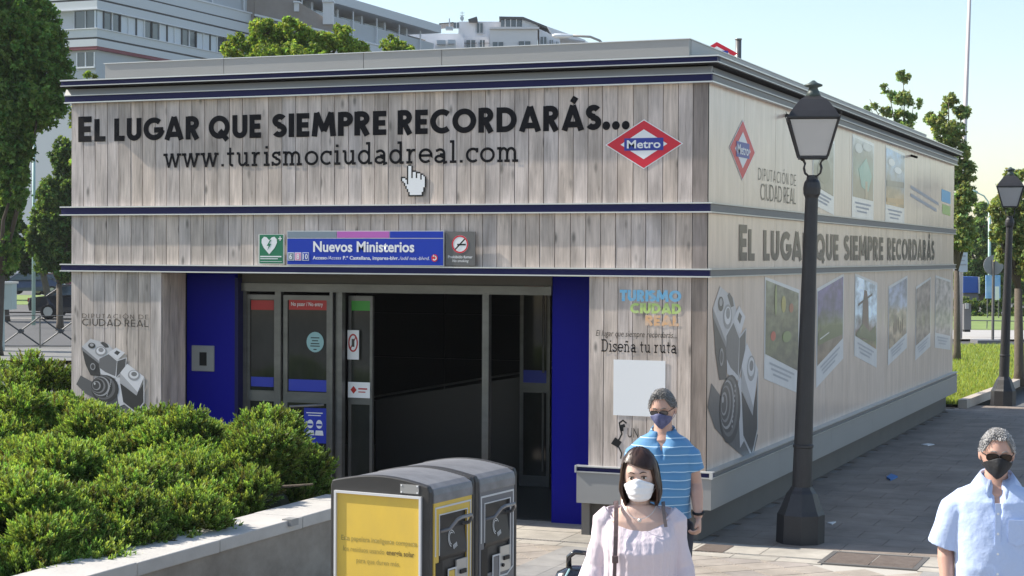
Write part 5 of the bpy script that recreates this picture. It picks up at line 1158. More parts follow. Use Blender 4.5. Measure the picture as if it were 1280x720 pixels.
q3('roof_railing', [(485.5, 37), (547, 34), (547, 34.5), (485.5, 37.5)], .1, 'facade_band', 2); q3('roof_railing', [(500, 40.5), (547, 39), (547, 39.4), (500, 40.9)], .1, 'facade_band', 2)
for u in (486, 500, 515, 530, 546): q3('railing_post', r3(u, u+.5, 35, 42), .1, 'facade_band', 2)
for u0, u1 in ((580, 596), (598, 612)): q3('balcony_rail', r3(u0, u1, 53.5, 54.1), .1, 'facade_dark', 2.1)
# arched street light showing over the roof
D = 34
sl_ = thing('arched_street_light', 'grey curved-arm street light reaching over the roof at the middle', 'street lamp', tuple(gd(760, D)))
p = gd(760, D); link('pole', MB().tube([p, at(760, 75, D)], .06, 8).mesh('pole', 'alu_grey', True), sl_)
link('arm', MB().tube([at(760, 75, D), at(757, 60, D), at(750, 51, D), at(738, 46, D), at(716, 44.5, D)], .025, 8).mesh('arm', 'alu_grey', True), sl_)
rings = [[at(u, v, D)+Vector((math.cos(a)*.0, 0, 0))+_r0*(0)+Vector((0, 0, math.sin(a)*h*D/FPX))+bk/9*(math.cos(a)*h*1.6*D/FPX) for a in np.linspace(0, 2*PI, 11)[:-1]] for u, v, h in ((718, 44.8, .6), (712, 45, 2.2), (702, 45.2, 3.2), (694, 44.8, 3.0), (690, 44.2, 1.2))]
link('lamp_head', MB().loft(rings).mesh('lamp_head', 'frame_white', True), sl_)

# ================================================================== STREET THINGS
# crossed-bar pedestrian fence at the left
D = 50
def fence(uL, n):
    t = thing('pedestrian_fence', 'galvanised pedestrian fence of crossed bars by the road at the left', 'fence', tuple(gd(0, D)))
    for i in range(n+1):
        u = uL+i*50; link('post', MB().tube([at(u, 440, D), at(u, 394.5, D)], .022, 6).mesh('post', 'steel'), t)
        if i < n:
            for (a, b) in (((u+2, 431), (u+49, 396.5)), ((u+2, 398), (u+49, 431))):
                link('cross_bar', MB().tube([at(*a, D+(0 if a[1] > 400 else .06)), at(*b, D+(0 if a[1] > 400 else .06))], .022, 6).mesh('cross_bar', 'steel' if a[1] > 400 else 'facade_dark'), t)
            link('hub', MB().prism([at(u+25.5+3*math.cos(q), 414+3*math.sin(q), D-.05) for q in np.linspace(0, 2*PI, 11)[:-1]], bk/9*.15).mesh('hub', 'facade_dark'), t)
            link('bottom_rail', MB().tube([at(u, 432.5, D), at(u+50, 432.5, D)], .02, 6).mesh('bottom_rail', 'steel'), t); link('top_rail', MB().tube([at(u, 395, D), at(u+50, 394, D)], .012, 6).mesh('top_rail', 'steel'), t)
fence(-150, 6)
cb = thing('utility_cabinet', 'pale grey-green utility cabinet on a narrow stand at the left edge', 'cabinet', tuple(gd(2, 48)))
def bx(n, u0, u1, v0, v1, d, th, m, t): return link(n, MB().prism([at(u0, v0, d), at(u1, v0, d), at(u1, v1, d), at(u0, v1, d)], bk/9*th).mesh(n, m), t)
mat('cabinet_green', (.42, .50, .48), .6); mat('pole_green', (.40, .56, .50), .5)
bx('body', -20, 14.5, 355, 387, 48, .5, 'cabinet_green', cb); bx('lid', -21, 15.5, 352, 354.7, 47.95, .6, 'alu_light', cb); bx('stand', -16, 2, 387.2, 440, 48.1, .3, 'cabinet_green', cb); bx('lock', 2, 4, 369, 374, 47.97, .05, 'sticker_red', cb)
lp = thing('lamp_pole', 'slender pale pole standing among the trees at the left', 'pole', tuple(gd(42, 64)))
link('shaft', MB().tube([gd(42, 64), at(42.5, 150, 64)], [.07, .05], 8).mesh('shaft', 'pole_green', True), lp)
# cars
def car(label, u, dep, heading, colr, group='cars on the far street', scale=1.0):
    t = thing('parked_car', label, 'car', world=False, group=group); P = lambda n, mb, m, par=t, s=False: link(n, mb.mesh(n, m, s), par)
    cm = mat('car_paint', colr, .3, .3, coat=.6)
    side = [(-2.15, .35), (-2.2, .62), (-2.12, .88), (-1.5, .95), (-.85, 1.40), (.55, 1.45), (1.35, 1.02), (2.05, .86), (2.18, .60), (2.12, .32), (1.72, .30), (1.68, .45), (1.4, .62), (1.1, .45), (1.06, .30), (-1.02, .30), (-1.06, .45), (-1.35, .62), (-1.64, .45), (-1.68, .32)]
    rings = [[(x*(1-.03*abs(k)), y*(1 if z < .95 else .80), z) for x, z in side] for k, y in ((1, -.88), (.3, -.86), (.3, .86), (1, .88))]
    o = P('body', MB().loft(rings), cm); bevel(o, .05, 2)
    for sgn in (-1, 1):
        P('side_window', MB().prism([(-1.2, sgn*.80, .98), (-.75, sgn*.735, 1.34), (.48, sgn*.735, 1.38), (1.05, sgn*.80, 1.02)][::sgn], (0, sgn*.03, 0)), 'window_glass')
        for x in (-1.35, 1.38):
            w_ = P('wheel', MB().loft([[(x+r*math.cos(a), sgn*y, .32+r*math.sin(a)) for a in np.linspace(0, 2*PI, 17)[:-1]] for r, y in ((.27, .70), (.32, .73), (.32, .87), (.27, .90))]), 'black')
            P('rim', MB().loft([[(x+r*math.cos(a), sgn*y, .32+r*math.sin(a)) for a in np.linspace(0, 2*PI, 13)[:-1]] for r, y in ((.20, .88), (.19, .91))]), 'alu', w_)
        P('headlight', MB().box(2.05, 2.17, sgn*.70-.14, sgn*.70+.14, .62, .76), 'white_print'); P('tail_light', MB().box(-2.19, -2.08, sgn*.72-.12, sgn*.72+.12, .70, .86), 'sticker_red')
    P('windscreen', MB().prism([(1.30, -.68, 1.05), (1.30, .68, 1.05), (.62, .60, 1.43), (.62, -.60, 1.43)], (.03, 0, .02)), 'window_glass'); P('rear_window', MB().prism([(-1.46, -.66, .98), (-.90, -.6, 1.38), (-.90, .6, 1.38), (-1.46, .66, .98)], (-.03, 0, .02)), 'window_glass')
    p = gd(u, dep, -.09); t.location = p; t.rotation_euler.z = heading; t.scale = (scale,)*3; return t
car('dark car driving past, half hidden by the left edge of the building', 108, 73, YAW, (.03, .03, .035))
car('dark blue car parked beyond the grass, nearer the pale pole', 40, 113, YAW+.1, (.03, .05, .10)); car('silver car parked beyond the grass at the left of the dark blue one', -8, 115, YAW, (.35, .36, .38)); car('red car parked in shade beyond the grass beside the building edge', 78, 114, YAW, (.16, .015, .015))
# right side: mast with notice, sign with round plate, bollard, boards
D = 57
ms = thing('tall_mast', 'tall white and pink lamp mast leaning slightly behind the far end of the building', 'mast', tuple(gd(1199, D)))
mat('mast_paint', (.60, .56, .55), .4, noise=((1, 1, .3), .5, (.52, .42, .40)))
link('shaft', MB().tube([gd(1199, D), at(1200, 345, D), at(1203, 240, D), at(1213, -30, D)], [.11, .10, .085, .05], 10).mesh('shaft', 'mast_paint', True), ms)
bx('notice_board', 1194.5, 1209.5, 315.5, 340, D-.2, .05, 'blind_pale', ms); bx('notice_text', 1196, 1207, 319, 321, D-.22, .01, 'caption_grey', ms); bx('notice_text', 1196, 1208, 330, 331.5, D-.22, .01, 'caption_grey', ms); bx('notice_text', 1196, 1206, 325, 326.2, D-.22, .01, 'caption_grey', ms)
D = 85
cl_ = thing('curved_street_light', 'pale green street light with a curved arm at the right beyond the street', 'street lamp', tuple(gd(1237, D)))
link('pole', MB().tube([gd(1237, D), at(1237, 262, D)], .07, 8).mesh('pole', 'pole_green', True), cl_); link('arm', MB().tube([at(1237, 262, D), at(1235, 252, D), at(1230, 245, D), at(1221, 240.5, D)], .035, 6).mesh('arm', 'pole_green', True), cl_); link('lamp_head', MB().tube([at(1222, 240.5, D), at(1217, 240, D), at(1213, 240, D)], [.06, .13, .05], 8).mesh('lamp_head', 'pole_green', True), cl_)
D = 56
rg_ = thing('round_traffic_sign', 'round grey sign plate seen from behind on a post with a heavy base', 'sign', tuple(gd(1241.5, D)))
mat('plate_grey', (.30, .30, .30), .5, .3, noise=(6, .6, (.22, .22, .22)))
link('plate', MB().prism([at(1242+12.5*math.cos(q), 331.5+12.5*math.sin(q), D) for q in np.linspace(0, 2*PI, 21)[:-1]], bk/9*.03).mesh('plate', 'plate_grey'), rg_); link('post', MB().tube([gd(1241.5, D), at(1242, 325, D-.05)], .045, 8).mesh('post', 'plinth_grey'), rg_); bx('base_block', 1222, 1254, 425.5, 433.5, D-.4, .9, 'side_trim_grey', rg_)
bo = thing('litter_post', 'dark slim bin post between the mast and the round sign', 'bollard', tuple(gd(1209, 59)))
bx('body', 1205, 1214, 380, 412, 59, .3, 'side_trim_grey', bo); bx('cap', 1207, 1211, 379, 386, 58.9, .1, 'alu', bo); bx('foot', 1206, 1213, 412, 415, 59, .3, 'black', bo)
D = 78
mat('poster_blue', (.10, .30, .70), .4, noise=((2, 2, 2), .8, (.45, .60, .80))); mat('banner_blue', (.02, .09, .38), .5)
b1 = thing('blue_container', 'dark blue box beyond the hedge left of the bright advertising panel', 'container', tuple(gd(1213, 84)))
bx('box', 1204, 1223, 346, 366, 84, 1.5, 'banner_blue', b1); bx('rim', 1223.3, 1225, 346, 367, 83.9, 1.6, 'alu', b1); bx('box', 1204, 1223, 366.3, 395, 84.2, 1.3, 'side_trim_grey', b1)
b2 = thing('advertising_panel', 'bright blue and white advertising panel beyond the round sign', 'billboard', tuple(gd(1241, D)))
bx('poster', 1232.5, 1250.5, 344, 373, D, .08, 'poster_blue', b2); bx('poster_sheet', 1244, 1249, 358, 375, D-.1, .02, 'white_print', b2); bx('leg', 1234, 1235, 373.2, 402, D, .08, 'steel', b2); bx('leg', 1248, 1249, 375.2, 402, D, .08, 'steel', b2)
gs = thing('green_shop_sign', 'small dark panel with a bright green strip at the right edge', 'sign', tuple(gd(1277, 90)))
bx('panel', 1272, 1290, 331, 338, 90, .1, 'side_trim_grey', gs); bx('strip', 1276, 1290, 338.5, 341, 90, .1, mat('signal_green', (.05, .75, .35), .4), gs); bx('post', 1273, 1275, 341.2, 400, 90, .1, 'kerb', gs)
rl = thing('street_railing', 'low railing running along the grass beyond the street at the right', 'railing', tuple(gd(1240, 66)))
link('rail', MB().tube([at(1180, 400, 66), at(1310, 402, 66)], .02, 6).mesh('rail', 'side_trim_grey'), rl)
for u in range(1190, 1310, 22): link('post', MB().tube([gd(u, 66, -.03), at(u, 400.5, 66)], .02, 6).mesh('post', 'side_trim_grey'), rl)

# ================================================================== PEOPLE
def skin_mat(name, col):
    m = mat(name, col, .48, noise=(30, .35, tuple(c*.82 for c in col)), bump=(350, .06, .001)); b = m.node_tree.nodes['Principled BSDF']
    b.inputs['Subsurface Weight'].default_value = .12; b.inputs['Subsurface Radius'].default_value = (.012, .005, .003); return m
skin_mat('skin_pink', (.55, .33, .25)); skin_mat('skin_light', (.62, .42, .34)); skin_mat('skin_tan', (.56, .33, .25))
mat('trouser_navy', (.018, .02, .035), .8, bump=(60, .2)); mat('trouser_dark', (.03, .03, .04), .8); mat('shoe_brown', (.05, .03, .02), .5)
mat('hair_grey', (.30, .29, .28), .6, noise=((60, 60, 60), .8, (.16, .155, .15))); mat('hair_greydark', (.17, .165, .16), .6, noise=((60, 60, 60), .8, (.08, .075, .07))); mat('hair_brown', (.035, .017, .012), .38, noise=((50, 50, 8), .7, (.075, .035, .02)))
mat('mask_white', (.80, .80, .82), .7, bump=((4, 4, 130), .35, .004)); mat('mask_black', (.012, .012, .014), .75, bump=(40, .3)); mat('mask_navy', (.045, .045, .12), .7, noise=(38, .9, (.16, .17, .30)))
mat('sunglass', (.018, .008, .004), .12, spec=.4); mat('spectacle', (.05, .045, .05), .1, coat=1); mat('eye_white', (.65, .62, .6), .2); mat('iris_dark', (.03, .018, .01), .1)
mat('lip', (.42, .16, .13), .4); mat('strap_brown', (.11, .07, .065), .5, bump=(80, .2)); mat('bag_taupe', (.20, .15, .13), .55, bump=(60, .3))
def cloth(name, col, rough=.8, wr=(14, .35, .02), **k): m = mat(name, col, rough, bump=wr, **k); m.node_tree.nodes['Principled BSDF'].inputs['Sheen Weight'].default_value = .15; return m
cloth('blouse_lilac', (.66, .57, .61), .75, ((34, 34, 5), .55, .012)); cloth('shirt_pale_blue', (.47, .57, .80), .75, ((9, 9, 9), .5, .03))
m = cloth('polo_blue', (.09, .29, .56)); nt = m.node_tree; b = nt.nodes['Principled BSDF']
tc = node(nt, 'ShaderNodeTexCoord'); sx = node(nt, 'ShaderNodeSeparateXYZ'); nt.links.new(tc.outputs['Object'], sx.inputs[0])
nzz = node(nt, 'ShaderNodeTexNoise'); nzz.inputs['Scale'].default_value = 5; nt.links.new(tc.outputs['Object'], nzz.inputs[0])
ad = node(nt, 'ShaderNodeMath', operation='MULTIPLY_ADD', i1=.022); nt.links.new(nzz.outputs[0], ad.inputs[0]); nt.links.new(sx.outputs[2], ad.inputs[2])
mdm = node(nt, 'ShaderNodeMath', operation='MODULO', i1=.052); nt.links.new(ad.outputs[0], mdm.inputs[0])
cr = node(nt, 'ShaderNodeValToRGB'); cr.color_ramp.interpolation = 'CONSTANT'; e = cr.color_ramp.elements; e[0].position = 0; e[0].color = (.095, .26, .47, 1); e[1].position = .043; e[1].color = (.50, .68, .80, 1)
q = e.new(.0285); q.color = (.085, .235, .43, 1)
nt.links.new(mdm.outputs[0], cr.inputs[0]); nt.links.new(cr.outputs[0], b.inputs['Base Color'])

def gs_(x, s): return math.exp(-(x/s)**2)
def head_pt(th, ph, off=0., feat=1., fem=0):
    d = (math.sin(th)*math.sin(ph), -math.sin(th)*math.cos(ph), math.cos(th))
    a, b, c = .076, .097, .118; x, y, z = a*d[0], b*d[1], c*d[2]
    if z < 0: x *= 1-(.30+.06*fem)*min(1, -z/.118)**1.3
    if y > 0 and z < -.02: y *= 1-.45*min(1, (-z-.02)/.09)
    if y < 0:
        if z < -.03: y -= .012*min(1, (-z-.03)/.06)*gs_(x, .04)
        y *= 1-.05*gs_(z-.005, .03)
        if feat:
            y -= feat*.024*gs_(x, .011+.006*max(0, min(1, (-z-.005)/.03)))*gs_(z+.036, .017); y -= feat*.013*gs_(x, .009)*gs_(z+.012, .022)
            y += feat*.011*(gs_(abs(x)-.031, .016))*gs_(z-.004, .013); y -= feat*.006*gs_(z-.028, .011)*gs_(abs(x)-.026, .028)
            y -= feat*.005*gs_(abs(x)-.045, .016)*gs_(z+.03, .018); y -= feat*.007*gs_(x, .022)*gs_(z+.070, .010); y += feat*.005*gs_(x, .02)*gs_(z+.085, .006)
            y -= feat*.006*gs_(x, .018)*gs_(z+.103, .012)
    p = Vector((x, y, z)); n = Vector((d[0]/a, d[1]/b, d[2]/c)).normalized(); return p+n*off
def head_grid(mb, Hm, off=0., n=56, m=44, fem=0):
    vs = [Hm@head_pt(1e-3, 0, off)]; fs = []
    for i in range(1, m):
        for j in range(n): vs.append(Hm@head_pt(PI*i/m, 2*PI*j/n, off, 1, fem))
    vs.append(Hm@head_pt(PI-1e-3, 0, off))
    for j in range(n):
        fs.append((0, 1+j, 1+(j+1) % n)); 
        for i in range(m-2):
            a = 1+i*n; fs.append((a+j, a+n+j, a+n+(j+1) % n, a+(j+1) % n))
        a = 1+(m-2)*n; fs.append((a+j, len(vs)-1, a+(j+1) % n))
    mb.add(vs, fs)
    for s in (-1, 1):   # ears
        rings = []
        for k in range(1, 8):
            t = PI*k/8; rings.append([Hm@Vector((s*(.074+.012*math.sin(t)*math.cos(a)+.004), .012+.018*math.sin(t)*math.sin(a)+.004*math.cos(t), -.008+.032*math.cos(t))) for a in np.linspace(0, 2*PI, 11)[:-1]])
        mb.loft(rings)
def ering(cx, cy, z, rx, ry, n=32, f=None, pw=2.0):
    out = []
    for a in np.linspace(0, 2*PI, n+1)[:-1]:
        c, s = math.cos(a), math.sin(a); k = (abs(c)**pw+abs(s)**pw)**(-1/pw); r = f(a, z) if f else (1, 0); out.append(Vector((cx+rx*c*k*r[0], cy+ry*s*k*r[0], z+r[1])))
    return out
def hand(mb, wr, d, pn, side, curl=.5, L=.185):
    """wr wrist point, d direction, pn = back-of-hand normal, side = direction of the thumb"""
    d = Vector(d).normalized(); pn = (Vector(pn)-d*Vector(pn).dot(d)).normalized(); w = d.cross(pn).normalized()
    if w.dot(Vector(side)) < 0: w = -w
    wr = Vector(wr); rings = []
    for t, hw, ht in ((-.02, .024, .020), (.0, .026, .018), (.03, .036, .017), (.06, .041, .015), (.085, .040, .012), (.096, .034, .008)): rings.append([wr+d*t+w*(math.cos(a)*hw)+pn*(math.sin(a)*ht) for a in np.linspace(0, 2*PI, 15)[:-1]])
    mb.loft(rings)
    for k, (o, ln) in enumerate(((.030, .070), (.010, .080), (-.011, .074), (-.030, .058))):
        p = wr+d*.086+w*o; path = [p-d*.02, p]; ang = curl*.35
        for s in (.45, .30, .25): ang += curl*.55; p = p+(d*math.cos(ang)-pn*math.sin(ang)+w*o*.4).normalized()*ln*s; path.append(p)
        mb.tube(path, [.0095, .0095, .0088, .0082, .0066], 8)
    p = wr+d*.03+w*.028; mb.tube([wr+d*.01+w*.012, p, p+(d*.75+w*.6-pn*.3).normalized()*.035, p+(d*.75+w*.6-pn*.3).normalized()*.035+(d*.9+w*.15-pn*.35).normalized()*.030], [.014, .0125, .0105, .008], 8)
def remesh(o, vox, it=4, fac=.5, disp=None):
    r = o.modifiers.new('remesh', 'REMESH'); r.mode = 'VOXEL'; r.voxel_size = vox; r.use_smooth_shade = True
    s = o.modifiers.new('smooth', 'SMOOTH'); s.iterations = it; s.factor = fac
    if disp:
        tx = bpy.data.textures.new('folds', 'CLOUDS'); tx.noise_scale = disp[0]; tx.noise_depth = 2
        d = o.modifiers.new('folds', 'DISPLACE'); d.texture = tx; d.strength = disp[1]; d.mid_level = .5; d.texture_coords = 'LOCAL'
def person(label, loc, rz, Hgt, skin, arms, sh=.19, female=0, hm=(0, 0, 0), legs=((-.09, .0), (.09, .0)), leg_mat='trouser_dark', chest=1.0):
    t = thing('person', label, 'person', loc, rz, world=False); P = lambda n, mb, m, par=t, s=False: link(n, mb.mesh(n, m, s), par)
    k = Hgt/1.75; hz = Hgt-.120; Hm = Matrix.Translation((0, -.015, hz)) @ Matrix.Rotation(R(hm[0]), 4, 'Z') @ Matrix.Rotation(R(hm[1]), 4, 'X') @ Matrix.Rotation(R(hm[2]), 4, 'Y')
    mb = MB(); head_grid(mb, Hm, fem=female)
    nk = .050 if female else .060
    mb.loft([ering(0, .012+.0*z, z, nk*s, nk*1.02*s) for z, s in ((hz-.03, .9), (hz-.09, .93), (hz-.13, 1.0), (hz-.165, 1.12), (hz-.20, 1.5))])
    b = .100*chest
    prof = [(1.475, .075, .060, .01), (1.445, .125, .075, .01), (1.42, sh-.03, .085, .01), (1.385, sh, b*.92, .005), (1.32, sh-.012, b, 0), (1.22, sh-.02, b*1.08, -.004), (1.10, sh-.035, b*1.0, -.002), (1.0, sh-.035, b*1.02, 0), (.92, sh-.02, b*1.05, 0), (.86, sh-.03, b*.95, 0)]
    if female: prof = [(1.475, .065, .055, .01), (1.45, .10, .065, .01), (1.425, .145, .075, .01), (1.395, .168, .085, .0), (1.33, .160, .095, -.01), (1.24, .150, .115, -.022), (1.15, .135, .098, -.006), (1.05, .135, .09, 0), (.95, .165, .10, 0), (.86, .165, .10, 0)]
    mb.loft([ering(0, c, z*k, rx, ry, pw=2.3) for z, rx, ry, c in prof])
    for a in arms:
        S_, E_, W_r = map(Vector, a['j']); mb.tube([S_-Vector((0, 0, .0)), S_.lerp(E_, .15), S_.lerp(E_, .6), E_, E_.lerp(W_r, .25), E_.lerp(W_r, .7), W_r], [.046, .050, .047, .040, .043, .034, .027] if not female else [.043, .044, .038, .032, .034, .028, .022], 14)
        hand(mb, W_r, a.get('d', W_r-E_), a['n'], a['s'], a.get('curl', .6))
    for lx, ly in legs: mb.tube([(lx, 0, .86*k), (lx*1.05, ly*.45-.02, .5*k), (lx*1.05, ly, .10)], [.085, .058, .042], 14); mb.loft([ering(lx*1.05, ly-.02-.0, z, .042*s, .09*s) for z, s in ((.03, .7), (.05, .95), (.09, .7), (.12, .45))])
    o = P('body', mb, skin); remesh(o, .0048, 2, .4)
    # trousers and shoes
    mb = MB(); mb.loft([ering(0, 0, z*k, rx, ry) for z, rx, ry in ((.99, .155, .115), (.93, .175, .125), (.86, .18, .125), (.80, .17, .115))])
    for lx, ly in legs: mb.tube([(lx, 0, .90*k), (lx*1.05, ly*.2-.01, .70*k), (lx*1.08, ly*.5-.02, .48*k), (lx*1.08, ly*.9, .2), (lx*1.08, ly, .06)], [.10, .095, .078, .072, .075], 18)
    o = P('trousers', mb, leg_mat); remesh(o, .011, 4, .5, (.14, .018))
    for lx, ly in legs:
        o = P('shoe', MB().loft([ering(lx*1.08, ly-.06+c, z, rx, ry, 20) for z, rx, ry, c in ((.0, .046, .135, 0), (.03, .048, .138, 0), (.06, .043, .115, .012), (.095, .038, .06, .05))]), 'shoe_brown', s=True)
    return t, P, Hm, k, hz
def eyes(P, Hm, closed=0):
    for s in (-1, 1):
        mb = MB(); c = Vector((s*.031, -.0775, .003)); mb.loft([[Hm@(c+Vector((.0125*math.sin(q)*math.cos(a), .0115*math.cos(q)*-1, .0075*math.sin(q)*math.sin(a)))) for a in np.linspace(0, 2*PI, 13)[:-1]] for q in np.linspace(.15, PI-.15, 7)]); e = P('eye', mb, 'eye_white', s=True)
        mb = MB(); mb.poly([Hm@(c+Vector((.0055*math.cos(a), -.0122, .0055*math.sin(a)))) for a in np.linspace(0, -2*PI, 15)[:-1]]); link('iris', mb.mesh('iris', 'iris_dark'), e)
        P('eyelid', MB().tube([Hm@(c+Vector((x_, -.009-.004*gs_(x_, .012), .0078-.35*abs(x_)**1.25))) for x_ in np.linspace(-.016, .016, 9)], [.0008, .0018, .0024, .0026, .0026, .0026, .0024, .0018, .0008], 6), 'iris_dark')
def brows(P, Hm, m, th_=.003):
    for s in (-1, 1): P('eyebrow', MB().tube([Hm@(head_pt(math.acos(max(-1, min(1, z/.118))), s*ph, .002)) for z, ph in ((.026, .16), (.031, .30), (.032, .45), (.025, .62))], [th_*.8, th_, th_*.9, th_*.4], 6), m)
def face_mask(P, Hm, m, ztop=-.008, zbot=-.118, phw=1.12, point=0, pleat=0):
    mb = MB(); nu, nv = 24, 16; g = []
    for j in range(nv+1):
        for i in range(nu+1):
            s = -1+2*i/nu; ph = s*phw; zt_ = ztop+.012*gs_(s, .30)-.030*abs(s)**2; zb_ = zbot+(.045 if point else .018)*abs(s)**(1.3 if point else 2.2); z = zt_+(zb_-zt_)*j/nv
            th = math.acos(max(-.985, min(.985, z/.118))); p = head_pt(th, ph, .004, 0)
            br = math.sin(PI*min(1, max(0, j/nv*.9+.08))); p.y -= (.020*gs_(s, .38)*br+.009*gs_(s, .8)); p.x *= 1.10; p.y -= .004
            if z < -.095: p.y -= .006; p.z = z
            p.z = z
            if pleat: p.x = .45*p.x+.55*.071*math.sin(s*1.35)/math.sin(1.35)*(1-.08*j/nv)
            if pleat: p.y -= .0022*math.sin(j*1.55)
            g.append(Hm@p)
    mb.add(g, [(j*(nu+1)+i, (j+1)*(nu+1)+i, (j+1)*(nu+1)+i+1, j*(nu+1)+i+1) for j in range(nv) for i in range(nu)])
    o = P('face_mask', mb, m, s=True); sd = o.modifiers.new('thick', 'SOLIDIFY'); sd.thickness = .003; sd.offset = 1
    for s in (-1, 1):
        a = g[3*(nu+1)+(nu if s > 0 else 0)]; c = g[13*(nu+1)+(nu if s > 0 else 0)]; e_ = Hm@Vector((s*.082, .015, .0)); e2 = Hm@Vector((s*.083, .018, -.03))
        P('ear_loop', MB().tube([a, a.lerp(e_, .5)+Vector((s*.004, 0, 0)), e_], .0016, 5).tube([c, c.lerp(e2, .5)+Vector((s*.004, 0, 0)), e2], .0016, 5), m)
    return o
def glasses(P, Hm, m, w=.030, h=.019, dark=True):
    for s in (-1, 1):
        pts = [(s*.032+w*math.copysign(abs(math.cos(a))**.6, math.cos(a)), -.102+.010*abs(s*.032+w*math.cos(a))/.06, .004+h*math.copysign(abs(math.sin(a))**.7, math.sin(a))-.002) for a in np.linspace(0, 2*PI, 21)[:-1]]
        if dark: P('lens', MB().prism([Hm@Vector(p) for p in pts], (0, .002, 0)), m)
        pp = [Hm@Vector(p) for p in pts]; P('frame', MB().tube(pp+[pp[0], pp[1]], .0016, 5), 'black')
        P('temple', MB().tube([Hm@Vector((s*.062, -.094, .012)), Hm@Vector((s*.078, -.04, .012)), Hm@Vector((s*.080, .012, .008))], .0025, 5), 'black')
    P('bridge', MB().tube([Hm@Vector((-.012, -.104, .009)), Hm@Vector((0, -.107, .012)), Hm@Vector((.012, -.104, .009))], .002, 5), 'black')
def short_hair(P, Hm, m, seed, front=47, strands=2600, col=(.3, .29, .28), ln=.020):
    def edge(ph):
        a = abs(math.degrees(math.atan2(math.sin(ph), math.cos(ph))))
        return R(front+ (0 if a < 35 else (a-35)*1.35 if a < 62 else 36+(a-62)*.1 if a < 85 else 38+(a-85)*.28))
    mb = MB(); n, m_ = 48, 14; g = []
    for j in range(m_+1):
        for i in range(n):
            ph = 2*PI*i/n; f = j/m_; g.append(Hm@head_pt(max(.001, edge(ph)*f), ph, .013*(1-f**5)+.001+.002*math.sin(i*3.3+j*2)))
    mb.add(g, [(j*n+i, (j+1)*n+i, (j+1)*n+(i+1) % n, j*n+(i+1) % n) for j in range(m_) for i in range(n)]); h = P('hair', mb, m, s=True)
    rg = np.random.default_rng(seed); T, Dr, cl = [], [], []
    for _ in range(strands):
        ph = rg.uniform(0, 2*PI); th = edge(ph)*math.sqrt(rg.uniform(.01, 1)); p = Hm@head_pt(th, ph, .010); q = Hm@head_pt(th, ph, .030); q2_ = Hm@head_pt(min(th+.25, 3), ph+.15, .012)
        T.append(p); Dr.append(((q-p).normalized()*.45+(q2_-p).normalized()*.8+Vector(rg.normal(0, .15, 3)))); v_ = rg.uniform(.5, 1.5); cl.append(np.array(col)*v_)
    me = foliage_mesh('strands', [(-.0013, 0, 0), (.0013, 0, 0), (.001, 0, ln*.6), (-.001, 0, ln*.6)], [(0, 1, 2, 3)], np.array([tuple(x) for x in T]), rot_from(np.array([tuple(x) for x in Dr]), 0, rg), rg.uniform(.6, 1.3, strands), np.array(cl), matname='hair_tint'); link('strands', me, h, kind='stuff')
def clothes(P, name, m, rings, sleeves, vox=.008, disp=(.10, .016), it=3):
    mb = MB(); mb.loft(rings)
    for pth, rad in sleeves: mb.tube(pth, rad, 20)
    o = P(name, mb, m); remesh(o, vox, it, .5, disp); return o
def collar(P, m, z, r0, r1, drop, gap=.35, cy=.012, wide=1.0):
    mb = MB(); n = 30; rows = []
    for (r, dz) in ((r0, 0), (r0*1.06, .012), (r1, -drop)):
        row = []
        for i in range(n+1):
            a = -PI/2+gap+(2*PI-2*gap)*i/n; s = gs_(min(i, n-i), 4.); row.append(Vector((r*math.cos(a)*wide, cy+r*math.sin(a), z+dz-.035*s*(1.0 if dz <= 0 else .75)-.01*math.sin(a)*-1-(.022*s if dz < 0 else 0))))
        rows.append(row)
    mb.loft(rows, closed=False, cap=False); o = P('collar', mb, m, s=True); sd = o.modifiers.new('thick', 'SOLIDIFY'); sd.thickness = .004; return o

# --- woman in the pale blouse
ww = at(800, 563, 8.60); wx, wy = ww.x, ww.y; rzw = math.atan2(CAM[0]-wx, -(CAM[1]-wy)); Hw = ww.z
armsW = [dict(j=[(-.150, .0, Hw*.812), (-.215, .02, Hw*.66), (-.255, -.06, Hw*.535)], n=(-1, 0, 0), s=(0, -1, 0), curl=.9), dict(j=[(.150, .0, Hw*.812), (.205, .03, Hw*.66), (.235, -.02, Hw*.52)], n=(1, 0, 0), s=(0, -1, 0), curl=.7)]
t, P, Hm, k, hz = person('woman with dark bob in a pale lilac blouse and white face mask, walking forward', (wx, wy, 0), rzw, Hw, 'skin_light', armsW, sh=.165, female=1, hm=(-7, 4, -3), legs=((-.08, -.16), (.08, .14)))
def nf(a, z):    # gathers below the neckline
    fr = -math.sin(a); g = 1+.016*math.sin(a*23)+.010*math.sin(a*41+1); return g, 0
def blr(z, rx, ry, cy, dfront, g=1.0):
    out = []
    for i, a in enumerate(np.linspace(0, 2*PI, 97)[:-1]):
        c, s = math.cos(a), math.sin(a); kk = (abs(c)**2.2+abs(s)**2.2)**(-1/2.2); w_ = 1+g*(.013*math.sin(a*26)+.008*math.sin(a*47+1)); out.append(Vector((rx*c*kk*w_, cy+ry*s*kk*w_, z-dfront*max(0, -s)**1.2)))
    return out
z0 = Hw*.832
rW = [blr(z0-.005, .150, .086, .006, .085, .3), blr(z0-.012, .162, .098, .0, .085, .6), blr(z0-.05, .176, .112, -.008, .07), blr(z0-.10, .180, .135, -.018, .05, 1.2), blr(z0-.18, .178, .150, -.028, .02, 1.2), blr(z0-.28, .172, .145, -.016, 0, 1.5), blr(z0-.40, .182, .145, -.006, 0, 2), blr(z0-.55, .205, .160, 0, 0, 2.5), blr(z0-.62, .212, .165, 0, 0, 2.5)]
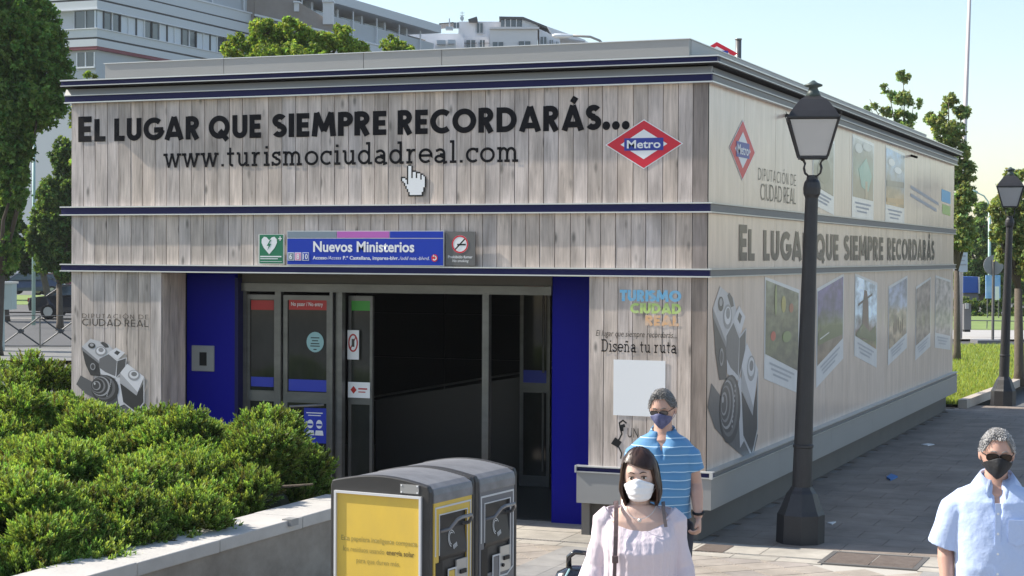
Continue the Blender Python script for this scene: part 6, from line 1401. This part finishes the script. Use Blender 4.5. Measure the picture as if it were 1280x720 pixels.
def slv(sx, E_, W_): 
    S_ = Vector((sx*.140, .005, Hw*.815)); E_ = Vector(E_); W_ = Vector(W_); return ([S_, S_+Vector((sx*.03, 0, -.03)), S_.lerp(E_, .5), E_, E_.lerp(W_, .45), E_.lerp(W_, .78), W_], [.045, .060, .062, .064, .072, .088, .102])
o = clothes(P, 'blouse', 'blouse_lilac', rW, [slv(-1, (-.208, .02, Hw*.66), (-.250, -.04, Hw*.56)), slv(1, (.198, .03, Hw*.66), (.222, -.01, Hw*.545))], .0052, (.09, .012), 2)
P('neckline_band', MB().tube([Vector((.156*math.cos(a), .004+.092*math.sin(a), z0-.004-.085*max(0, -math.sin(a))**1.2)) for a in np.linspace(0, 2*PI, 49)], .0055, 7), 'blouse_lilac', s=True)
P('necklace', MB().tube([Vector((.085*math.cos(a), -.010+.088*math.sin(a), z0+.045+.085*math.sin(a)*(1 if math.sin(a) < 0 else .2))) for a in np.linspace(-PI, 0, 21)], .0014, 5), 'alu_light')
P('pendant', MB().loft([[Vector((r_*math.cos(a), -.106, z0-.046+r_*math.sin(a))) for a in np.linspace(0, 2*PI, 11)[:-1]] for r_ in (.008, .007)]).loft([[Vector((r_*math.cos(a), -.106-d_, z0-.046+r_*math.sin(a))) for a in np.linspace(0, 2*PI, 11)[:-1]] for r_, d_ in ((.010, 0), (.006, .006))]), 'alu_light')
eyes(P, Hm); brows(P, Hm, 'hair_brown', .0026); face_mask(P, Hm, 'mask_white', pleat=1)
# bob: a shell with the face left open, then strands
def hairpt(ph, s, off=0):
    pw_ = 1.0 if ph > 0 else .82
    if s < .5: return head_pt(max(.001, s*PI), ph, .018-.008*s+off, 0)
    p = head_pt(PI/2, ph, .014+off, 0); f = (s-.5)*2; out = Vector((math.sin(ph), -math.cos(ph), 0)); return p+out*(.016*math.sin(f*PI*.8)*pw_-.022*f*f)+Vector((0, 0, -.148*f*(1.0 if ph > 0 else .90)))
def smax(ph):
    a = math.degrees(math.atan2(math.sin(ph), math.cos(ph)))
    lo, hi = 58, 74
    base = .30+.105*max(0, min(1, (a+30)/80))
    if abs(a) < lo: return base
    if abs(a) < hi: return base+(1-base)*((abs(a)-lo)/(hi-lo))**.7
    return 1.
mb = MB(); n, m_ = 72, 26; g = []
for j in range(m_+1):
    for i in range(n): ph = 2*PI*i/n; g.append(Hm@hairpt(ph, smax(ph)*j/m_, .0015*math.sin(i*2.7)))
mb.add(g, [(j*n+i, (j+1)*n+i, (j+1)*n+(i+1) % n, j*n+(i+1) % n) for j in range(m_) for i in range(n)])
h = P('hair', mb, 'hair_brown', s=True); sd = h.modifiers.new('thick', 'SOLIDIFY'); sd.thickness = .012; sd.offset = -1
mb = MB(); rg = random.Random(5)
for _ in range(620):
    ph = rg.uniform(-PI, PI); sl2 = rg.uniform(-.12, .28) if abs(ph) < 1.0 else rg.uniform(-.06, .06); sm = smax(ph)*rg.uniform(.9, 1.03); w_ = rg.uniform(.0012, .003); o_ = rg.uniform(.001, .006); pts = [Hm@hairpt(ph+sl2*(q/9)-.0, max(.02, sm*(.06+.94*q/9)), o_+.002*math.sin(q+ph*9)) for q in range(10)]
    L1, L2 = [], []
    for q in range(10):
        d = (pts[min(q+1, 9)]-pts[max(q-1, 0)]).normalized(); nr = (pts[q]-(Hm@Vector((0, 0, pts[q].z-hz if pts[q].z < hz else 0)))).normalized(); sdv = d.cross(nr).normalized()*w_*(1 if q < 8 else .5); L1.append(pts[q]-sdv); L2.append(pts[q]+sdv)
    mb.add(L1+L2, [(q, q+1, 11+q, 10+q) for q in range(9)])
link('strands', mb.mesh('strands', 'hair_brown', True), h, kind='stuff')
# her shoulder bag and its strap, hanging from her right shoulder
RW = Matrix.Translation((wx, wy, 0)) @ Matrix.Rotation(rzw, 4, 'Z')
sb = thing('shoulder_bag', 'taupe shoulder bag hanging by a brown strap on the woman in the lilac blouse', 'handbag', (wx, wy, 0), rzw, world=False)
def strap(pts, wd, m, name='strap'): 
    Q = [Vector(p) for p in pts]; mb = MB(); A_, B_ = [], []
    for i, p in enumerate(Q): d = (Q[min(i+1, len(Q)-1)]-Q[max(i-1, 0)]).normalized(); s_ = d.cross(Vector((0, -1, 0))).normalized()*wd/2; A_.append(p-s_); B_.append(p+s_)
    n_ = len(Q); mb.add(A_+B_, [(i, i+1, n_+i+1, n_+i) for i in range(n_-1)]); o = link(name, mb.mesh(name, m), sb); sd = o.modifiers.new('thick', 'SOLIDIFY'); sd.thickness = .004; return o
strap([(-.118, .09, z0-.02), (-.115, .05, z0+.022), (-.113, .0, z0+.030), (-.112, -.06, z0+.005), (-.112, -.105, z0-.05), (-.112, -.148, z0-.12), (-.115, -.175, z0-.22)], .021, 'strap_brown')
strap([(-.115, -.178, z0-.215), (-.118, -.180, z0-.32), (-.125, -.182, z0-.45), (-.135, -.185, z0-.62)], .017, 'strap_brown')
o = link('buckle', MB().box(-.130, -.100, -.190, -.176, z0-.24, z0-.205).mesh('buckle', 'strap_brown'), sb); bevel(o, .004)
o = link('bag', MB().loft([ering(-.15, -.23, z, rx, ry, 24, pw=4) for z, rx, ry in ((z0-.84, .11, .045), (z0-.82, .13, .055), (z0-.68, .12, .05), (z0-.62, .10, .03))]).mesh('bag', 'bag_taupe', True), sb)
strap([(.118, .09, z0-.02), (.112, .03, z0+.028), (.112, -.04, z0+.012), (.120, -.098, z0-.04), (.126, -.112, z0-.075)], .016, 'bag_taupe', 'strap')
# dark wheeled bag at her side
tb2 = RW @ Vector((-.30, .22, 0))
rb = thing('rolling_bag', 'glossy black rolling bag with pale piping pulled beside the woman in lilac', 'suitcase', tuple(tb2), rzw, world=False)
mat('bag_black', (.010, .010, .012), .18, coat=.8, bump=(25, .5, .01))
zt2 = 1.13
o = link('case', MB().loft([ering(0, 0, z, rx, ry, 28, pw=3) for z, rx, ry in ((.10, .13, .09), (.14, .15, .10), (.6, .15, .11), (.95, .14, .10), (1.02, .11, .075), (1.05, .05, .03))]).mesh('case', 'bag_black', True), rb)
link('handle', MB().tube([(-.05, 0, 1.04), (-.05, -.01, 1.10), (-.02, -.015, 1.125), (.04, -.015, 1.12), (.06, 0, 1.04)], .014, 8).mesh('handle', 'bag_black', True), rb)
link('piping', MB().tube([(-.10, -.095, .6), (-.09, -.105, .9), (-.07, -.085, 1.0), (-.045, -.05, 1.045)], .005, 6).tube([(.09, -.10, .6), (.09, -.105, .9), (.07, -.09, 1.0)], .005, 6).mesh('piping', 'sticker_teal'), rb)
for s in (-1, 1): link('wheel', MB().loft([[(s*.13+d_, .05+.05*math.cos(a), .05+.05*math.sin(a)) for a in np.linspace(0, 2*PI, 15)[:-1]] for d_ in (-.015, .015)]).mesh('wheel', 'black'), rb)

# --- man in the striped polo
mm = at(829, 487, 11.35); mx, my, Hn = mm.x, mm.y, mm.z; rzm = math.atan2(CAM[0]-mx, -(CAM[1]-my))
armsM = [dict(j=[(-.165, .0, 1.368), (-.228, .03, 1.14), (-.225, -.10, .93)], n=(-1, 0, 0), s=(0, -1, 0), curl=.8), dict(j=[(.160, .0, 1.368), (.212, .02, 1.15), (.235, -.06, .945)], n=(1, 0, 0), s=(0, -1, 0), curl=1.2)]
t, P, Hm, k, hz = person('man in a blue striped polo shirt and navy face mask, walking behind the woman', (mx, my, 0), rzm-R(6), Hn, 'skin_pink', armsM, hm=(-9, 14, -2), legs=((-.09, .14), (.10, -.16)), leg_mat='trouser_navy')
def vneck(a, z, z1, z2, amt=.42, w0=.42):
    if z < z1: return 1
    f = min(1, (z-z1)/(z2-z1)); ph = a-1.5*PI; ph = math.atan2(math.sin(ph), math.cos(ph)); return 1-amt*math.exp(-(ph/(w0*f+.02))**2)
def shirt_rings(sh, hem, hm_=1.0, z1=1.37, z2=1.47, b=.118):
    pr = [(1.485, .078, .072, .012), (1.465, .105, .085, .01), (1.445, .145, .095, .008), (1.42, sh-.01, .105, .006), (1.38, sh+.010, b*.97, 0), (1.30, sh+.006, b*1.03, -.004), (1.18, sh, b*1.10, -.01), (1.05, sh-.004, b*1.12, -.012), (.95, sh-.002, b*1.10, -.004), (hem, sh+.002, b*1.1, 0)]
    return [ering(0, c, z, rx, ry, 64, f=lambda a, zz: (vneck(a, zz, z1, z2), 0), pw=2.3) for z, rx, ry, c in pr]
def sleeve(sx, S_, E_, f=.80, r=(.048, .062, .070, .071, .074)):
    S_ = Vector(S_); E_ = Vector(E_); return ([S_+Vector((-sx*.075, 0, .006)), S_+Vector((-sx*.025, 0, .0)), S_+Vector((sx*.012, .0, -.035)), S_.lerp(E_, max(.5, f*.7)), S_.lerp(E_, f)], list(r))
clothes(P, 'polo_shirt', 'polo_blue', shirt_rings(.182, .93), [sleeve(-1, armsM[0]['j'][0], armsM[0]['j'][1], .62), sleeve(1, armsM[1]['j'][0], armsM[1]['j'][1], .62)], .007, (.16, .016))
collar(P, 'polo_blue', 1.492, .070, .092, .026, .5); short_hair(P, Hm, 'hair_greydark', 3, 44, 2400, (.20, .195, .19)); brows(P, Hm, 'hair_greydark'); eyes(P, Hm); face_mask(P, Hm, 'mask_navy', point=1); glasses(P, Hm, 'spectacle', .027, .014)
P('wristwatch', MB().tube([Vector(armsM[1]['j'][2])+Vector((.032*math.cos(a), .032*math.sin(a)-.0, .028+.006*math.sin(a))) for a in np.linspace(0, 2*PI, 17)], .009, 6), 'black')

# --- man in the pale blue shirt at the right edge
m2 = at(1246, 537, 8.95); nx_, ny_, Hq = m2.x, m2.y, m2.z; rzq = math.atan2(CAM[0]-nx_, -(CAM[1]-ny_))
armsQ = [dict(j=[(-.180, .0, 1.372), (-.245, .03, 1.13), (-.235, -.06, .90)], n=(-1, 0, 0), s=(0, -1, 0), curl=.6), dict(j=[(.180, .0, 1.372), (.245, .03, 1.13), (.245, -.04, .90)], n=(1, 0, 0), s=(0, -1, 0), curl=.6)]
t, P, Hm, k, hz = person('grey-haired man in a pale blue shirt, sunglasses and black mask at the right edge', (nx_, ny_, 0), rzq+R(4), Hq, 'skin_tan', armsQ, sh=.20, hm=(3, 7, 2), legs=((-.10, -.12), (.10, .16)), leg_mat='trouser_dark', chest=1.12)
clothes(P, 'shirt', 'shirt_pale_blue', shirt_rings(.205, .88, z1=1.375, b=.128), [sleeve(-1, armsQ[0]['j'][0], armsQ[0]['j'][1], .98, (.052, .068, .080, .088, .096)), sleeve(1, armsQ[1]['j'][0], armsQ[1]['j'][1], .98, (.052, .068, .080, .088, .096))], .007, (.20, .022))
collar(P, 'shirt_pale_blue', 1.505, .074, .122, .052, .36); short_hair(P, Hm, 'hair_grey', 9, 45, 3200, (.42, .41, .40)); brows(P, Hm, 'hair_grey'); face_mask(P, Hm, 'mask_black', point=1); glasses(P, Hm, 'sunglass', .030, .018)
P('placket', MB().prism([(-.014, -.150, 1.38), (.014, -.150, 1.38), (.014, -.156, .92), (-.014, -.156, .92)], (0, .006, 0)), 'shirt_pale_blue')
for z in (1.33, 1.23, 1.13, 1.03): P('button', MB().loft([[(.006*math.cos(a), -.158-d_, z+.006*math.sin(a)) for a in np.linspace(0, 2*PI, 11)[:-1]] for d_ in (0, .002)]), 'white_print')
P('breast_pocket', MB().prism([(.05, -.148, 1.30), (.14, -.138, 1.30), (.14, -.142, 1.19), (.095, -.150, 1.17), (.05, -.152, 1.19)], (0, .006, 0)), 'shirt_pale_blue')

# ================================================================== AIR
hz_ = bpy.data.materials.new('haze'); hz_.use_nodes = True; nt = hz_.node_tree; nt.nodes.remove(nt.nodes['Principled BSDF']); pv = nt.nodes.new('ShaderNodeVolumePrincipled')
pv.inputs['Color'].default_value = (.94, .96, 1, 1); pv.inputs['Density'].default_value = .00025; nt.links.new(pv.outputs[0], nt.nodes['Material Output'].inputs['Volume'])
MATS['haze'] = hz_; link('haze', MB().box(-490, 490, -70, 630, -1.2, 60).mesh('haze', 'haze'), kind='stuff')
